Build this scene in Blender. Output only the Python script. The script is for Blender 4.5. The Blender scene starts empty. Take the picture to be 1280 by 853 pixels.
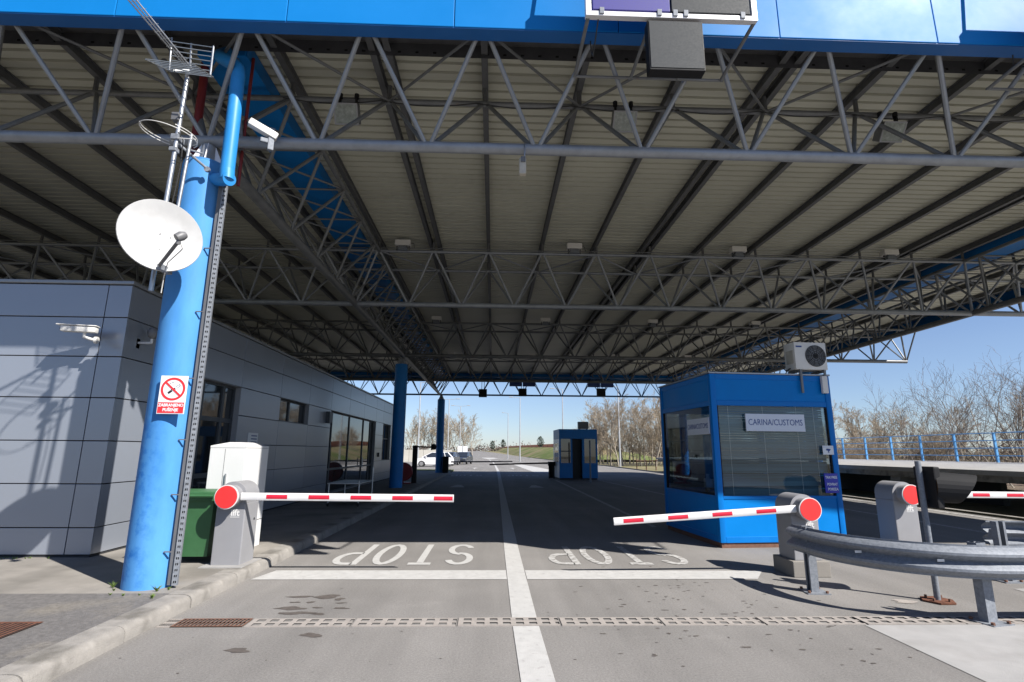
import bpy, bmesh, math, random
from mathutils import Vector, Matrix
R = math.radians
S = bpy.context.scene
COL = S.collection
rnd = random.Random(7)

# ------------------------------------------------------------------ camera
cam_d = bpy.data.cameras.new("camera"); cam = bpy.data.objects.new("camera", cam_d); COL.objects.link(cam)
cam_d.sensor_width = 36; cam_d.lens = 18.602; cam_d.clip_end = 5000; cam_d.clip_start = .05
yaw, pit, rol = .0339249, .2056709, .0067018
fw = Vector((math.sin(yaw)*math.cos(pit), math.cos(yaw)*math.cos(pit), math.sin(pit)))
rt = Vector((math.cos(yaw), -math.sin(yaw), 0)); up = rt.cross(fw)
r2 = rt*math.cos(rol)+up*math.sin(rol); u2 = -rt*math.sin(rol)+up*math.cos(rol)
cam.matrix_world = Matrix(((r2.x, u2.x, -fw.x, 0), (r2.y, u2.y, -fw.y, 0), (r2.z, u2.z, -fw.z, 1.6), (0, 0, 0, 1)))
S.camera = cam

# ------------------------------------------------------------------ sky, sun, exposure
SUNV = Vector((.85, -.68, 1)).normalized()
W = bpy.data.worlds.new("World"); S.world = W; W.use_nodes = True
nt = W.node_tree; nt.nodes.clear()
sky = nt.nodes.new("ShaderNodeTexSky"); sky.sky_type = 'NISHITA'; sky.sun_disc = False
sky.sun_elevation = math.asin(SUNV.z); sky.sun_rotation = math.atan2(SUNV.x, SUNV.y)
sky.air_density = 1.0; sky.dust_density = .15; sky.ozone_density = 4.0
bg = nt.nodes.new("ShaderNodeBackground"); bg.inputs[1].default_value = .068
wo = nt.nodes.new("ShaderNodeOutputWorld")
tint = nt.nodes.new("ShaderNodeMix"); tint.data_type = 'RGBA'; tint.blend_type = 'MULTIPLY'; tint.inputs["Factor"].default_value = 1
tcw = nt.nodes.new("ShaderNodeTexCoord"); spw = nt.nodes.new("ShaderNodeSeparateXYZ"); nt.links.new(tcw.outputs["Generated"], spw.inputs[0])
elv = nt.nodes.new("ShaderNodeMapRange"); elv.inputs[1].default_value = -.02; elv.inputs[2].default_value = .16; nt.links.new(spw.outputs["Z"], elv.inputs[0])
hz = nt.nodes.new("ShaderNodeMix"); hz.data_type = 'RGBA'; hz.inputs["A"].default_value = (.70, .79, 1.02, 1); hz.inputs["B"].default_value = (.95, .90, .985, 1)
nt.links.new(elv.outputs[0], hz.inputs["Factor"]); nt.links.new(hz.outputs["Result"], tint.inputs["B"])
nt.links.new(sky.outputs[0], tint.inputs["A"]); nt.links.new(tint.outputs["Result"], bg.inputs[0]); nt.links.new(bg.outputs[0], wo.inputs[0])
sd = bpy.data.lights.new("sun", 'SUN'); sun = bpy.data.objects.new("sun", sd); COL.objects.link(sun)
sd.energy = 5.0; sd.angle = R(.5); sd.color = (1, .955, .89)
sun.rotation_euler = SUNV.to_track_quat('Z', 'Y').to_euler(); sun.location = (20, -20, 30)
S.view_settings.view_transform = 'Standard'; S.view_settings.look = 'None'
S.view_settings.exposure = 1.0; S.view_settings.gamma = 1
S.view_settings.use_curve_mapping = False
S.cycles.max_bounces = 8; S.cycles.diffuse_bounces = 5; S.cycles.glossy_bounces = 4
S.cycles.transparent_max_bounces = 16; S.cycles.use_denoising = True

# ------------------------------------------------------------------ materials
MATS = {}
def pm(name, col, rough=.5, metal=0., var=.12, scale=3., bump=0., bscale=60., spec=.5, coat=0., col2=None, fac=None,
       emit=0., stretch=(1, 1, 1), rvar=.15, orand=0.):
    """Principled material: base colour broken up by two noises, fine bump, roughness that varies a little"""
    m = bpy.data.materials.new(name); m.use_nodes = True; t = m.node_tree; N = t.nodes; L = t.links
    b = N["Principled BSDF"]
    tc = N.new("ShaderNodeTexCoord"); mp = N.new("ShaderNodeMapping"); mp.inputs["Scale"].default_value = stretch
    L.new(tc.outputs["Object"], mp.inputs[0])
    n1 = N.new("ShaderNodeTexNoise"); n1.inputs["Scale"].default_value = scale; n1.inputs["Detail"].default_value = 6
    n1.inputs["Roughness"].default_value = .65
    L.new(mp.outputs[0], n1.inputs["Vector"])
    r = N.new("ShaderNodeMapRange"); r.inputs[1].default_value = .3; r.inputs[2].default_value = .7
    r.inputs[3].default_value = 1-var; r.inputs[4].default_value = 1+var
    L.new(n1.outputs["Fac"], r.inputs[0])
    mx = N.new("ShaderNodeVectorMath"); mx.operation = 'SCALE'
    L.new(r.outputs[0], mx.inputs["Scale"])
    if col2:
        n2 = N.new("ShaderNodeTexNoise"); n2.inputs["Scale"].default_value = fac[0]; n2.inputs["Detail"].default_value = 8
        L.new(mp.outputs[0], n2.inputs["Vector"])
        cr = N.new("ShaderNodeMapRange"); cr.inputs[1].default_value = fac[1]; cr.inputs[2].default_value = fac[2]
        L.new(n2.outputs["Fac"], cr.inputs[0])
        mc = N.new("ShaderNodeMix"); mc.data_type = 'RGBA'
        mc.inputs["A"].default_value = (*col, 1); mc.inputs["B"].default_value = (*col2, 1)
        L.new(cr.outputs[0], mc.inputs["Factor"]); L.new(mc.outputs["Result"], mx.inputs[0])
    else:
        mx.inputs[0].default_value = col
    L.new(mx.outputs[0], b.inputs["Base Color"])
    if orand:
        oi = N.new("ShaderNodeObjectInfo"); ro = N.new("ShaderNodeMapRange"); ro.inputs[3].default_value = 1-orand; ro.inputs[4].default_value = 1+orand
        L.new(oi.outputs["Random"], ro.inputs[0]); m2_ = N.new("ShaderNodeVectorMath"); m2_.operation = 'SCALE'
        L.new(mx.outputs[0], m2_.inputs[0]); L.new(ro.outputs[0], m2_.inputs["Scale"]); L.new(m2_.outputs[0], b.inputs["Base Color"])
    rr = N.new("ShaderNodeMapRange"); rr.inputs[1].default_value = .3; rr.inputs[2].default_value = .7
    rr.inputs[3].default_value = max(.02, rough*(1-rvar)); rr.inputs[4].default_value = min(1, rough*(1+rvar))
    L.new(n1.outputs["Fac"], rr.inputs[0]); L.new(rr.outputs[0], b.inputs["Roughness"])
    b.inputs["Metallic"].default_value = metal
    b.inputs["Specular IOR Level"].default_value = spec
    if coat:
        b.inputs["Coat Weight"].default_value = coat; b.inputs["Coat Roughness"].default_value = .08
    if bump:
        nb = N.new("ShaderNodeTexNoise"); nb.inputs["Scale"].default_value = bscale; nb.inputs["Detail"].default_value = 3
        L.new(mp.outputs[0], nb.inputs["Vector"])
        bp = N.new("ShaderNodeBump"); bp.inputs["Strength"].default_value = bump; bp.inputs["Distance"].default_value = .01
        L.new(nb.outputs["Fac"], bp.inputs["Height"]); L.new(bp.outputs[0], b.inputs["Normal"])
    if emit:
        L.new(mx.outputs[0], b.inputs["Emission Color"]); b.inputs["Emission Strength"].default_value = emit
    MATS[name] = m
    return m

def glass(name, tint, gloss=.05, ior=1.9):
    m = bpy.data.materials.new(name); m.use_nodes = True; t = m.node_tree; N = t.nodes; L = t.links
    N.remove(N["Principled BSDF"]); out = N["Material Output"]
    tr = N.new("ShaderNodeBsdfTransparent"); tr.inputs[0].default_value = (*tint, 1)
    gl = N.new("ShaderNodeBsdfGlossy"); gl.inputs["Roughness"].default_value = gloss
    lw = N.new("ShaderNodeLayerWeight"); lw.inputs[0].default_value = .5
    pw = N.new("ShaderNodeMath"); pw.operation = 'POWER'; L.new(lw.outputs["Facing"], pw.inputs[0]); pw.inputs[1].default_value = ior
    fr = N.new("ShaderNodeMapRange"); fr.inputs[3].default_value = .06; fr.inputs[4].default_value = .85; L.new(pw.outputs[0], fr.inputs[0])
    mx = N.new("ShaderNodeMixShader"); L.new(fr.outputs[0], mx.inputs[0])
    L.new(tr.outputs[0], mx.inputs[1]); L.new(gl.outputs[0], mx.inputs[2]); L.new(mx.outputs[0], out.inputs[0])
    MATS[name] = m
    return m

def asphalt_mat():
    m = bpy.data.materials.new("asphalt"); m.use_nodes = True; t = m.node_tree; N = t.nodes; L = t.links
    b = N["Principled BSDF"]; tc = N.new("ShaderNodeTexCoord")
    def noise(sc, det, st=(1, 1, 1), rough=.6):
        mp = N.new("ShaderNodeMapping"); mp.inputs["Scale"].default_value = st; L.new(tc.outputs["Object"], mp.inputs[0])
        n = N.new("ShaderNodeTexNoise"); n.inputs["Scale"].default_value = sc; n.inputs["Detail"].default_value = det
        n.inputs["Roughness"].default_value = rough
        L.new(mp.outputs[0], n.inputs["Vector"]); return n
    def rng(n, a, c, lo, hi):
        r = N.new("ShaderNodeMapRange"); r.inputs[1].default_value = a; r.inputs[2].default_value = c
        r.inputs[3].default_value = lo; r.inputs[4].default_value = hi; L.new(n.outputs[0], r.inputs[0]); return r
    def mul(a, c):
        x = N.new("ShaderNodeMath"); x.operation = 'MULTIPLY'; L.new(a.outputs[0], x.inputs[0]); L.new(c.outputs[0], x.inputs[1]); return x
    fine = rng(noise(55, 4, rough=.8), .3, .7, .72, 1.28)
    grit = rng(noise(190, 2), .35, .65, .85, 1.15)
    big = rng(noise(.35, 6), .3, .7, .82, 1.14)
    tyre = rng(noise(1.6, 5, (1, .07, 1)), .35, .7, .84, 1.07)
    dots = rng(noise(15, 3, rough=.5), .70, .78, 1, .62)
    spots = rng(noise(3.1, 7, rough=.75), .68, .76, 1, .62)
    pale = rng(noise(1.1, 6, (.5, 1, 1), .7), .60, .74, 1, 1.16)
    v = mul(mul(mul(mul(mul(mul(fine, grit), big), tyre), spots), pale), dots)
    sc = N.new("ShaderNodeVectorMath"); sc.operation = 'SCALE'; sc.inputs[0].default_value = (.190, .181, .172)
    L.new(v.outputs[0], sc.inputs["Scale"]); L.new(sc.outputs[0], b.inputs["Base Color"])
    b.inputs["Roughness"].default_value = .88; b.inputs["Specular IOR Level"].default_value = .3
    bp = N.new("ShaderNodeBump"); bp.inputs["Strength"].default_value = .5; bp.inputs["Distance"].default_value = .006
    L.new(noise(120, 3).outputs[0], bp.inputs["Height"]); L.new(bp.outputs[0], b.inputs["Normal"])
    MATS["asphalt"] = m
    return m

def paint_mark_mat(name, lo, hi):
    """worn road paint: white broken by asphalt showing through"""
    m = pm(name, (.37, .365, .355), .85, var=.10, scale=9, col2=(.2, .19, .18), fac=(14, lo, hi), bump=.3, bscale=120)
    return m

asphalt_mat()
paint_mark_mat("road_paint", .60, .86); paint_mark_mat("road_paint_worn", .46, .62)
pm("concrete", (.215, .20, .18), .9, var=.16, scale=2.2, bump=.35, bscale=90, col2=(.15, .14, .125), fac=(1.2, .45, .7), spec=.3)
pm("concrete_pale", (.285, .28, .275), .9, var=.1, scale=3, bump=.3, bscale=110, col2=(.22, .212, .205), fac=(1.7, .5, .75), spec=.3)
pm("kerb_concrete", (.225, .212, .195), .9, var=.22, scale=5, bump=.5, bscale=80, col2=(.12, .112, .10), fac=(3.1, .5, .68), spec=.3)
pm("drain_concrete", (.27, .245, .225), .9, var=.16, scale=8, bump=.3, bscale=120, spec=.3)
pm("slot_shade", (.012, .012, .012), .9, var=0)  # near-black paint standing in for the shade inside slots and holes
pm("old_asphalt", (.125, .118, .114), .92, var=.28, scale=26, bump=.6, bscale=140, col2=(.19, .17, .14), fac=(.9, .52, .68), spec=.3)
pm("oil_stain", (.085, .073, .066), .8, var=.3, scale=22, spec=.3)
pm("rust", (.115, .05, .032), .9, var=.35, scale=14, bump=.4, bscale=90, spec=.2)
pm("rusty_steel", (.15, .075, .05), .8, metal=.2, var=.3, scale=20)
pm("galvanised", (.20, .215, .24), .62, metal=.2, var=.16, scale=26, bump=.05, bscale=40, col2=(.165, .18, .205), fac=(40, .45, .6), spec=.3)
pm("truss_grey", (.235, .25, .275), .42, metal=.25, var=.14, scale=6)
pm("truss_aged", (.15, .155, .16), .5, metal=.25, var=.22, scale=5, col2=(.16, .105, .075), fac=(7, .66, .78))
pm("truss_blue", (.05, .13, .28), .45, metal=.1, var=.12, scale=5)
pm("purlin_dark", (.095, .096, .098), .55, var=.18, scale=4)
pm("perforated_steel", (.10, .10, .105), .5, metal=.3, var=.2, scale=6)
pm("deck", (.48, .47, .385), .5, metal=0, var=.07, scale=.8, col2=(.37, .36, .295), fac=(.5, .55, .75), stretch=(.25, 1, 1), spec=.3)
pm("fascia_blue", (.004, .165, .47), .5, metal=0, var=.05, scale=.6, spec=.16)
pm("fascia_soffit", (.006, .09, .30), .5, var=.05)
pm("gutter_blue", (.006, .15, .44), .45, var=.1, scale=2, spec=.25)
pm("booth_blue", (.001, .165, .50), .45, var=.06, scale=1.5, spec=.12)
pm("booth_frame_blue", (.002, .145, .47), .42, var=.05, scale=2, spec=.16)
pm("pipe_blue", (.02, .20, .50), .45, var=.1, scale=3, spec=.35)
pm("red_pipe", (.17, .018, .02), .5, var=.12)
pm("acm_panel", (.285, .31, .36), .30, metal=.4, var=.025, scale=.4, coat=.08, rvar=.03, orand=.06)
pm("acm_cap", (.30, .31, .33), .4, metal=.6, var=.06)
pm("joint_dark", (.02, .021, .024), .8, var=0)
pm("frame_dark", (.045, .052, .062), .45, var=.1)
pm("reveal_grey", (.22, .23, .25), .5, var=.06)
pm("window_dark", (.016, .02, .024), .03, var=.1, scale=.5, spec=1.0)
pm("interior_dark", (.025, .028, .03), .8, var=.2)
pm("cabinet_white", (.58, .58, .575), .45, var=.04, scale=1.2, spec=.35)
pm("white_plastic", (.56, .55, .53), .4, var=.06, scale=6)
pm("dish_white", (.395, .395, .395), .6, var=.07, scale=5, spec=.2, col2=(.36, .355, .35), fac=(3, .5, .7))
pm("grey_plastic", (.12, .12, .125), .5, var=.1)
pm("beige_plastic", (.42, .39, .33), .5, var=.15, scale=9)
pm("black_plastic", (.014, .014, .015), .6, var=.15, scale=6, spec=.2)
pm("bin_green", (.035, .115, .045), .5, var=.1, scale=4)
pm("barrier_grey", (.25, .25, .262), .5, metal=.1, var=.06, scale=2)
pm("barrier_white", (.60, .595, .59), .4, var=.06, scale=7)
pm("barrier_red", (.52, .012, .035), .4, var=.08, scale=7)
pm("disc_red", (.72, .035, .035), .35, var=.05, scale=5)
pm("sign_white", (.66, .67, .69), .4, var=.03)
pm("sign_silver", (.52, .55, .62), .4, metal=.1, var=.03)
pm("sign_red", (.62, .025, .03), .4, var=.05)
pm("sign_blue_ink", (.02, .055, .21), .5, var=.05)
pm("tax_blue", (.012, .02, .36), .35, var=.05)
pm("ink_black", (.015, .015, .016), .5, var=.05)
pm("led_purple", (.05, .045, .22), .6, var=.1, scale=60, spec=.3)
pm("led_grey", (.030, .034, .038), .6, var=.1, scale=60, spec=.2)
pm("led_frame", (.66, .65, .66), .4, metal=.2, var=.05)
pm("flood_glass", (.22, .24, .22), .25, var=.4, scale=14, spec=.6)
pm("amber_glass", (.10, .045, .008), .2, var=.2)
pm("blind_slat", (.085, .155, .19), .5, var=.25, scale=2, stretch=(.2, 1, 8), spec=.3)
pm("ac_white", (.62, .60, .57), .45, var=.06, scale=3)
pm("steel_tube", (.42, .43, .44), .35, metal=.8, var=.12, scale=8)
pm("cable_dark", (.02, .02, .02), .6, var=.1)
pm("dark_red", (.20, .012, .016), .4, var=.15)
pm("grass", (.06, .078, .022), .95, var=.35, scale=4, col2=(.11, .098, .045), fac=(.5, .4, .65), spec=.2)
pm("grass_green", (.085, .115, .028), .95, var=.3, scale=1.5, col2=(.19, .16, .085), fac=(.12, .40, .55), spec=.2)
pm("dry_grass", (.19, .165, .095), .95, var=.3, scale=2.5, col2=(.12, .115, .05), fac=(.2, .45, .7), spec=.2)
pm("scrub_brown", (.15, .105, .07), .95, var=.35, scale=1.6, col2=(.10, .10, .04), fac=(.15, .5, .72))
pm("fence_orange", (.75, .23, .09), .7, var=.2, scale=.6)
pm("pale_wall", (.44, .42, .37), .9, var=.12, scale=.9)
pm("bark_pale", (.27, .24, .20), .9, var=.3, scale=7, spec=.2)
pm("bark_grey", (.16, .135, .115), .9, var=.3, scale=8)
pm("twig_tan", (.29, .24, .18), .9, var=.25, scale=2, spec=.2)
pm("twig_grey", (.15, .125, .11), .9, var=.25, scale=2, spec=.2)
pm("twig_far", (.12, .098, .088), .95, var=.25, scale=.4, spec=.1)
pm("conifer", (.022, .035, .02), .95, var=.3, scale=2)
pm("car_white", (.70, .70, .71), .3, var=.02, coat=.6)
pm("car_dark", (.035, .04, .055), .3, var=.03, coat=.6)
pm("car_grey", (.10, .11, .14), .3, metal=.4, var=.03, coat=.6)
pm("tyre", (.02, .02, .02), .85, var=.1)
pm("rim", (.45, .45, .46), .35, metal=.7, var=.1)
pm("car_glass", (.02, .024, .03), .05, var=.05, spec=.9)
pm("lamp_steel", (.46, .47, .48), .45, metal=.5, var=.08)
pm("rail_blue", (.10, .30, .58), .45, var=.12, scale=5)
pm("weed_green", (.10, .155, .03), .9, var=.3, scale=20)
glass("booth_glass", (.42, .50, .54), .02, 1.3)
glass("clear_glass", (.74, .82, .84), .02, 4.0)

def column_mat():
    """sun-bleached blue paint with darker worn blotches low on the shaft"""
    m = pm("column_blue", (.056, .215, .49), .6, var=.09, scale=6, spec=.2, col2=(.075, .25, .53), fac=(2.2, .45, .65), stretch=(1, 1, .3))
    t = m.node_tree; N = t.nodes; L = t.links; b = N["Principled BSDF"]
    src = b.inputs["Base Color"].links[0].from_socket
    tc = N.new("ShaderNodeTexCoord"); sp = N.new("ShaderNodeSeparateXYZ"); L.new(tc.outputs["Object"], sp.inputs[0])
    n = N.new("ShaderNodeTexNoise"); n.inputs["Scale"].default_value = 5.5; n.inputs["Detail"].default_value = 9
    n.inputs["Roughness"].default_value = .7
    L.new(tc.outputs["Object"], n.inputs["Vector"])
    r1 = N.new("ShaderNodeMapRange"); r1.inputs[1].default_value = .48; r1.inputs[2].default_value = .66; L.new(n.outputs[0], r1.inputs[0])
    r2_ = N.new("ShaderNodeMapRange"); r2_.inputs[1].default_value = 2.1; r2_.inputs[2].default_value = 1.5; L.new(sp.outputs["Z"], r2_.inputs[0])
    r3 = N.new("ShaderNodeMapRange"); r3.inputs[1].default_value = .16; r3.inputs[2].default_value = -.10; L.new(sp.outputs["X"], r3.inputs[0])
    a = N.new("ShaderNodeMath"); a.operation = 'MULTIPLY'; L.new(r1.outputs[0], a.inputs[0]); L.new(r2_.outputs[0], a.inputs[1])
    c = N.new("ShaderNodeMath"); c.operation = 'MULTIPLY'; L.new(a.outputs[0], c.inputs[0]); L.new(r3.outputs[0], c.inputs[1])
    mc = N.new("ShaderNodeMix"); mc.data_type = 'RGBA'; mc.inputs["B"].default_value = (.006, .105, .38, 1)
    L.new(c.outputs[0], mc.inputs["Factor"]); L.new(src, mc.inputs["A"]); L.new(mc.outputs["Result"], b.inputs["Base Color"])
column_mat()

# ------------------------------------------------------------------ mesh helpers
class MB:
    def __init__(s): s.b = bmesh.new(); s.mi = 0
    def _f(s, vs):
        try:
            f = s.b.faces.new(vs); f.material_index = s.mi; return f
        except ValueError: return None
    def quad(s, *pts): s._f([s.b.verts.new(p) for p in pts])
    def box(s, x0, x1, y0, y1, z0, z1, bev=0.):
        P = [(x0, y0, z0), (x1, y0, z0), (x1, y1, z0), (x0, y1, z0), (x0, y0, z1), (x1, y0, z1), (x1, y1, z1), (x0, y1, z1)]
        v = [s.b.verts.new(p) for p in P]
        fs = [s._f([v[i] for i in q]) for q in ((3, 2, 1, 0), (4, 5, 6, 7), (0, 1, 5, 4), (1, 2, 6, 5), (2, 3, 7, 6), (3, 0, 4, 7))]
        if bev:
            es = list({e for f in fs for e in f.edges})
            r = bmesh.ops.bevel(s.b, geom=es, offset=bev, segments=2, affect='EDGES', profile=.6)
            for f in r['faces']: f.material_index = s.mi
        return s
    def hexa(s, P):
        v = [s.b.verts.new(p) for p in P]
        for q in ((3, 2, 1, 0), (4, 5, 6, 7), (0, 1, 5, 4), (1, 2, 6, 5), (2, 3, 7, 6), (3, 0, 4, 7)): s._f([v[i] for i in q])
        return s
    def prism(s, pts, d):
        """closed outline (3-D points, planar) pushed along d"""
        d = Vector(d); a = [s.b.verts.new(p) for p in pts]; c = [s.b.verts.new(Vector(p)+d) for p in pts]
        n = len(pts)
        s._f(list(reversed(a))); s._f(c)
        for i in range(n): s._f([a[i], a[(i+1) % n], c[(i+1) % n], c[i]])
        return s
    def sheet(s, pts):
        s._f([s.b.verts.new(p) for p in pts]); return s
    def path(s, pts, r, n=8, cap=True, closed=False):
        pts = [Vector(p) for p in pts]; k = len(pts)
        rr = r if isinstance(r, (list, tuple)) else [r]*k
        rings = []; prev = None
        for i, p in enumerate(pts):
            if closed: t = (pts[(i+1) % k]-pts[i-1])
            else: t = (pts[min(i+1, k-1)]-pts[max(i-1, 0)])
            t.normalize()
            a = prev if prev is not None else (Vector((0, 0, 1)) if abs(t.z) < .9 else Vector((1, 0, 0)))
            u = t.cross(a).cross(t); u.normalize(); w = t.cross(u); prev = u
            rings.append([s.b.verts.new(p+(u*math.cos(2*math.pi*j/n)+w*math.sin(2*math.pi*j/n))*rr[i]) for j in range(n)])
        m = k if closed else k-1
        for i in range(m):
            A, B = rings[i], rings[(i+1) % k]
            for j in range(n):
                f = s._f([A[j], A[(j+1) % n], B[(j+1) % n], B[j]])
                if f: f.smooth = True
        if cap and not closed: s._f(list(reversed(rings[0]))); s._f(rings[-1])
        return s
    def tube(s, a, b, r, n=8, r1=None): return s.path([a, b], [r, r1 if r1 is not None else r], n)
    def disc(s, c, ax, r, n=28, th=.01, bev=0):
        c = Vector(c); ax = Vector(ax).normalized(); return s.path([c, c+ax*th], r, n)
    def lathe(s, prof, c=(0, 0, 0), n=24, ax='z'):
        rings = []
        for (r, z) in prof:
            ring = []
            for j in range(n):
                a = 2*math.pi*j/n; x, y = r*math.cos(a), r*math.sin(a)
                p = (x, y, z) if ax == 'z' else ((x, z, y) if ax == 'y' else (z, x, y))
                ring.append(s.b.verts.new(Vector(p)+Vector(c)))
            rings.append(ring)
        for A, B in zip(rings, rings[1:]):
            for j in range(n):
                f = s._f([A[j], A[(j+1) % n], B[(j+1) % n], B[j]])
                if f: f.smooth = True
        s._f(list(reversed(rings[0]))); s._f(rings[-1])
        return s
    def slotted(s, xs, ys, hole, z, depth, M=None):
        """plate in local xy at z with rectangular holes of the given depth"""
        M = M or Matrix.Identity(4)
        V = lambda x, y, zz: M @ Vector((x, y, zz))
        for i in range(len(xs)-1):
            for j in range(len(ys)-1):
                a, b, c, d = xs[i], xs[i+1], ys[j], ys[j+1]
                if hole(i, j):
                    zz = z-depth; k = s.mi; s.mi = 1
                    s.quad(V(a, c, z), V(a, c, zz), V(b, c, zz), V(b, c, z)); s.quad(V(a, d, z), V(b, d, z), V(b, d, zz), V(a, d, zz))
                    s.quad(V(a, c, z), V(a, d, z), V(a, d, zz), V(a, c, zz)); s.quad(V(b, c, z), V(b, c, zz), V(b, d, zz), V(b, d, z))
                    s.quad(V(a, c, zz), V(b, c, zz), V(b, d, zz), V(a, d, zz)); s.mi = k
                else:
                    s.quad(V(a, c, z), V(b, c, z), V(b, d, z), V(a, d, z))
        return s
    def make(s, name, mats, parent=None, world=True, smooth=None):
        """link as ONE mesh object; verts given in world space are moved into the thing's space"""
        if parent is not None and world:
            o = parent
            while o.parent: o = o.parent
            off = Vector(o.location)
            for v in s.b.verts: v.co -= off
        bmesh.ops.recalc_face_normals(s.b, faces=s.b.faces)
        me = bpy.data.meshes.new(name); s.b.to_mesh(me); s.b.free()
        for m in (mats if isinstance(mats, (list, tuple)) else [mats]): me.materials.append(MATS[m])
        if smooth is not None:
            for p in me.polygons: p.use_smooth = True
            me.set_sharp_from_angle(angle=R(smooth))
        elif any(p.use_smooth for p in me.polygons): me.set_sharp_from_angle(angle=R(40))
        ob = bpy.data.objects.new(name, me); COL.objects.link(ob)
        if parent is not None: ob.parent = parent
        return ob

def tag(o, label=None, cat=None, group=None, kind=None):
    if label: o['label'] = label
    if cat: o['category'] = cat
    if group: o['group'] = group
    if kind: o['kind'] = kind
    return o
def thing(name, label, cat, loc=(0, 0, 0), group=None, rotz=0.):
    o = bpy.data.objects.new(name, None); COL.objects.link(o); o.empty_display_size = .3
    o.location = loc; o.rotation_euler = (0, 0, rotz)
    return tag(o, label, cat, group)
def struct(mb, name, mat, parent=None, smooth=None):
    o = mb.make(name, mat, parent, smooth=smooth); o['kind'] = 'structure'; return o
def inst(src, name, parent, M):
    o = bpy.data.objects.new(name, src); COL.objects.link(o); o.parent = parent; o.matrix_local = M; return o
def copy_tree(o, parent=None):
    c = o.copy(); COL.objects.link(c)
    if parent is not None: c.parent = parent
    for ch in list(o.children): copy_tree(ch, c)
    return c
def text(name, body, size, mat, parent, M, off=0., ext=.001, sx=1., align='CENTER'):
    cu = bpy.data.curves.new(name, 'FONT'); cu.body = body; cu.size = size; cu.align_x = align; cu.align_y = 'CENTER'
    cu.offset = off; cu.extrude = ext; cu.resolution_u = 3
    ob = bpy.data.objects.new(name+"_curve", cu)
    me = bpy.data.meshes.new_from_object(ob); me.name = name
    bpy.data.objects.remove(ob); bpy.data.curves.remove(cu)
    me.materials.clear(); me.materials.append(MATS[mat])
    o = bpy.data.objects.new(name, me); COL.objects.link(o); o.parent = parent
    o.matrix_local = M @ Matrix.Diagonal((sx, 1, 1, 1))
    return o
def facing_minus_y(loc): return Matrix.Translation(loc) @ Matrix.Rotation(R(90), 4, 'X')
def facing_minus_x(loc): return Matrix.Translation(loc) @ Matrix.Rotation(R(-90), 4, 'Z') @ Matrix.Rotation(R(90), 4, 'X')
def facing_plus_x(loc): return Matrix.Translation(loc) @ Matrix.Rotation(R(90), 4, 'Z') @ Matrix.Rotation(R(90), 4, 'X')
def align_z(a, b):
    a, b = Vector(a), Vector(b); d = b-a
    return Matrix.Translation(a) @ d.to_track_quat('Z', 'Y').to_matrix().to_4x4() @ Matrix.Diagonal((1, 1, d.length, 1))

_unit = {}
def unit_tube(r, n, mat):
    k = (r, n, mat)
    if k not in _unit:
        m = MB(); m.tube((0, 0, 0), (0, 0, 1), r, n)
        o = m.make("diagonal_tube", mat); me = o.data; bpy.data.objects.remove(o); _unit[k] = me
    return _unit[k]

# ------------------------------------------------------------------ ground, road, pavements
m = MB()
nx, ny = 40, 60
import itertools
gx = [-900, -500, -250, -120, -70, -45, -30, -3.2] + [13.3, 15, 17, 19, 22, 26, 30, 36, 45, 60, 80, 120, 250, 500, 900]
gy = [-300, -120, -60, -20, 0, 20, 40, 50, 60, 70, 80, 90, 100, 120, 140, 170, 200, 260, 340, 460, 700, 1400, 2500]
def ground_z(x, y):
    z = -.06
    if y > 60 and x > 13: z += 0
    if y > 150: z += min(2.2, (y-150)*.006)
    if x > 22 and y < 55: z -= min(1.6, (x-22)*.25)
    return z
vv = {}
for i, x in enumerate(gx):
    for j, y in enumerate(gy): vv[i, j] = m.b.verts.new((x, y, ground_z(x, y)))
for i in range(len(gx)-1):
    for j in range(len(gy)-1): m._f([vv[i, j], vv[i+1, j], vv[i+1, j+1], vv[i, j+1]])
struct(m, "ground", "dry_grass", smooth=60)

m = MB()   # the carriageway: straight through the canopy, then swinging gently left
def road_edges(y):
    if y <= 60: return (-3.12 if y < 42 else -3.12-(y-42)*.03), 13.2
    t = y-60
    return -3.66-t*.03-.00008*t*t, 13.0-.038*t-.00006*t*t
ys = [-60, -20, 0, 4, 8, 12, 16, 24, 32, 42, 50, 60, 75, 90, 110, 135, 170, 220, 290, 380, 500]
rows = []
for y in ys:
    l, r = road_edges(y); z = 0 if y <= 150 else min(2.2, (y-150)*.006)+.0
    if y < 10: l, r = -3.12, 14
    if y < -1: l, r = -14, 24
    rows.append((m.b.verts.new((l, y, z)), m.b.verts.new((r, y, z))))
for a, b in zip(rows, rows[1:]): m._f([a[0], a[1], b[1], b[0]])
m.sheet([(-22, 45.5, -.003), (-3.0, 45.5, -.003), (-4.6, 84, -.003), (-26, 84, -.003)])
road = struct(m, "road", "asphalt")
road['label'] = "grey asphalt carriageway running under the canopy"

m = MB(); m.sheet([(3.56, -8, .004), (12, -8, .004), (12, 5.36, .004), (3.56, 5.36, .004)])
m.sheet([(6.35, 5.64, .004), (12, 5.64, .004), (12, 7.2, .004), (6.35, 6.7, .004)])
struct(m, "concrete_apron", "concrete_pale")

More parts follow.
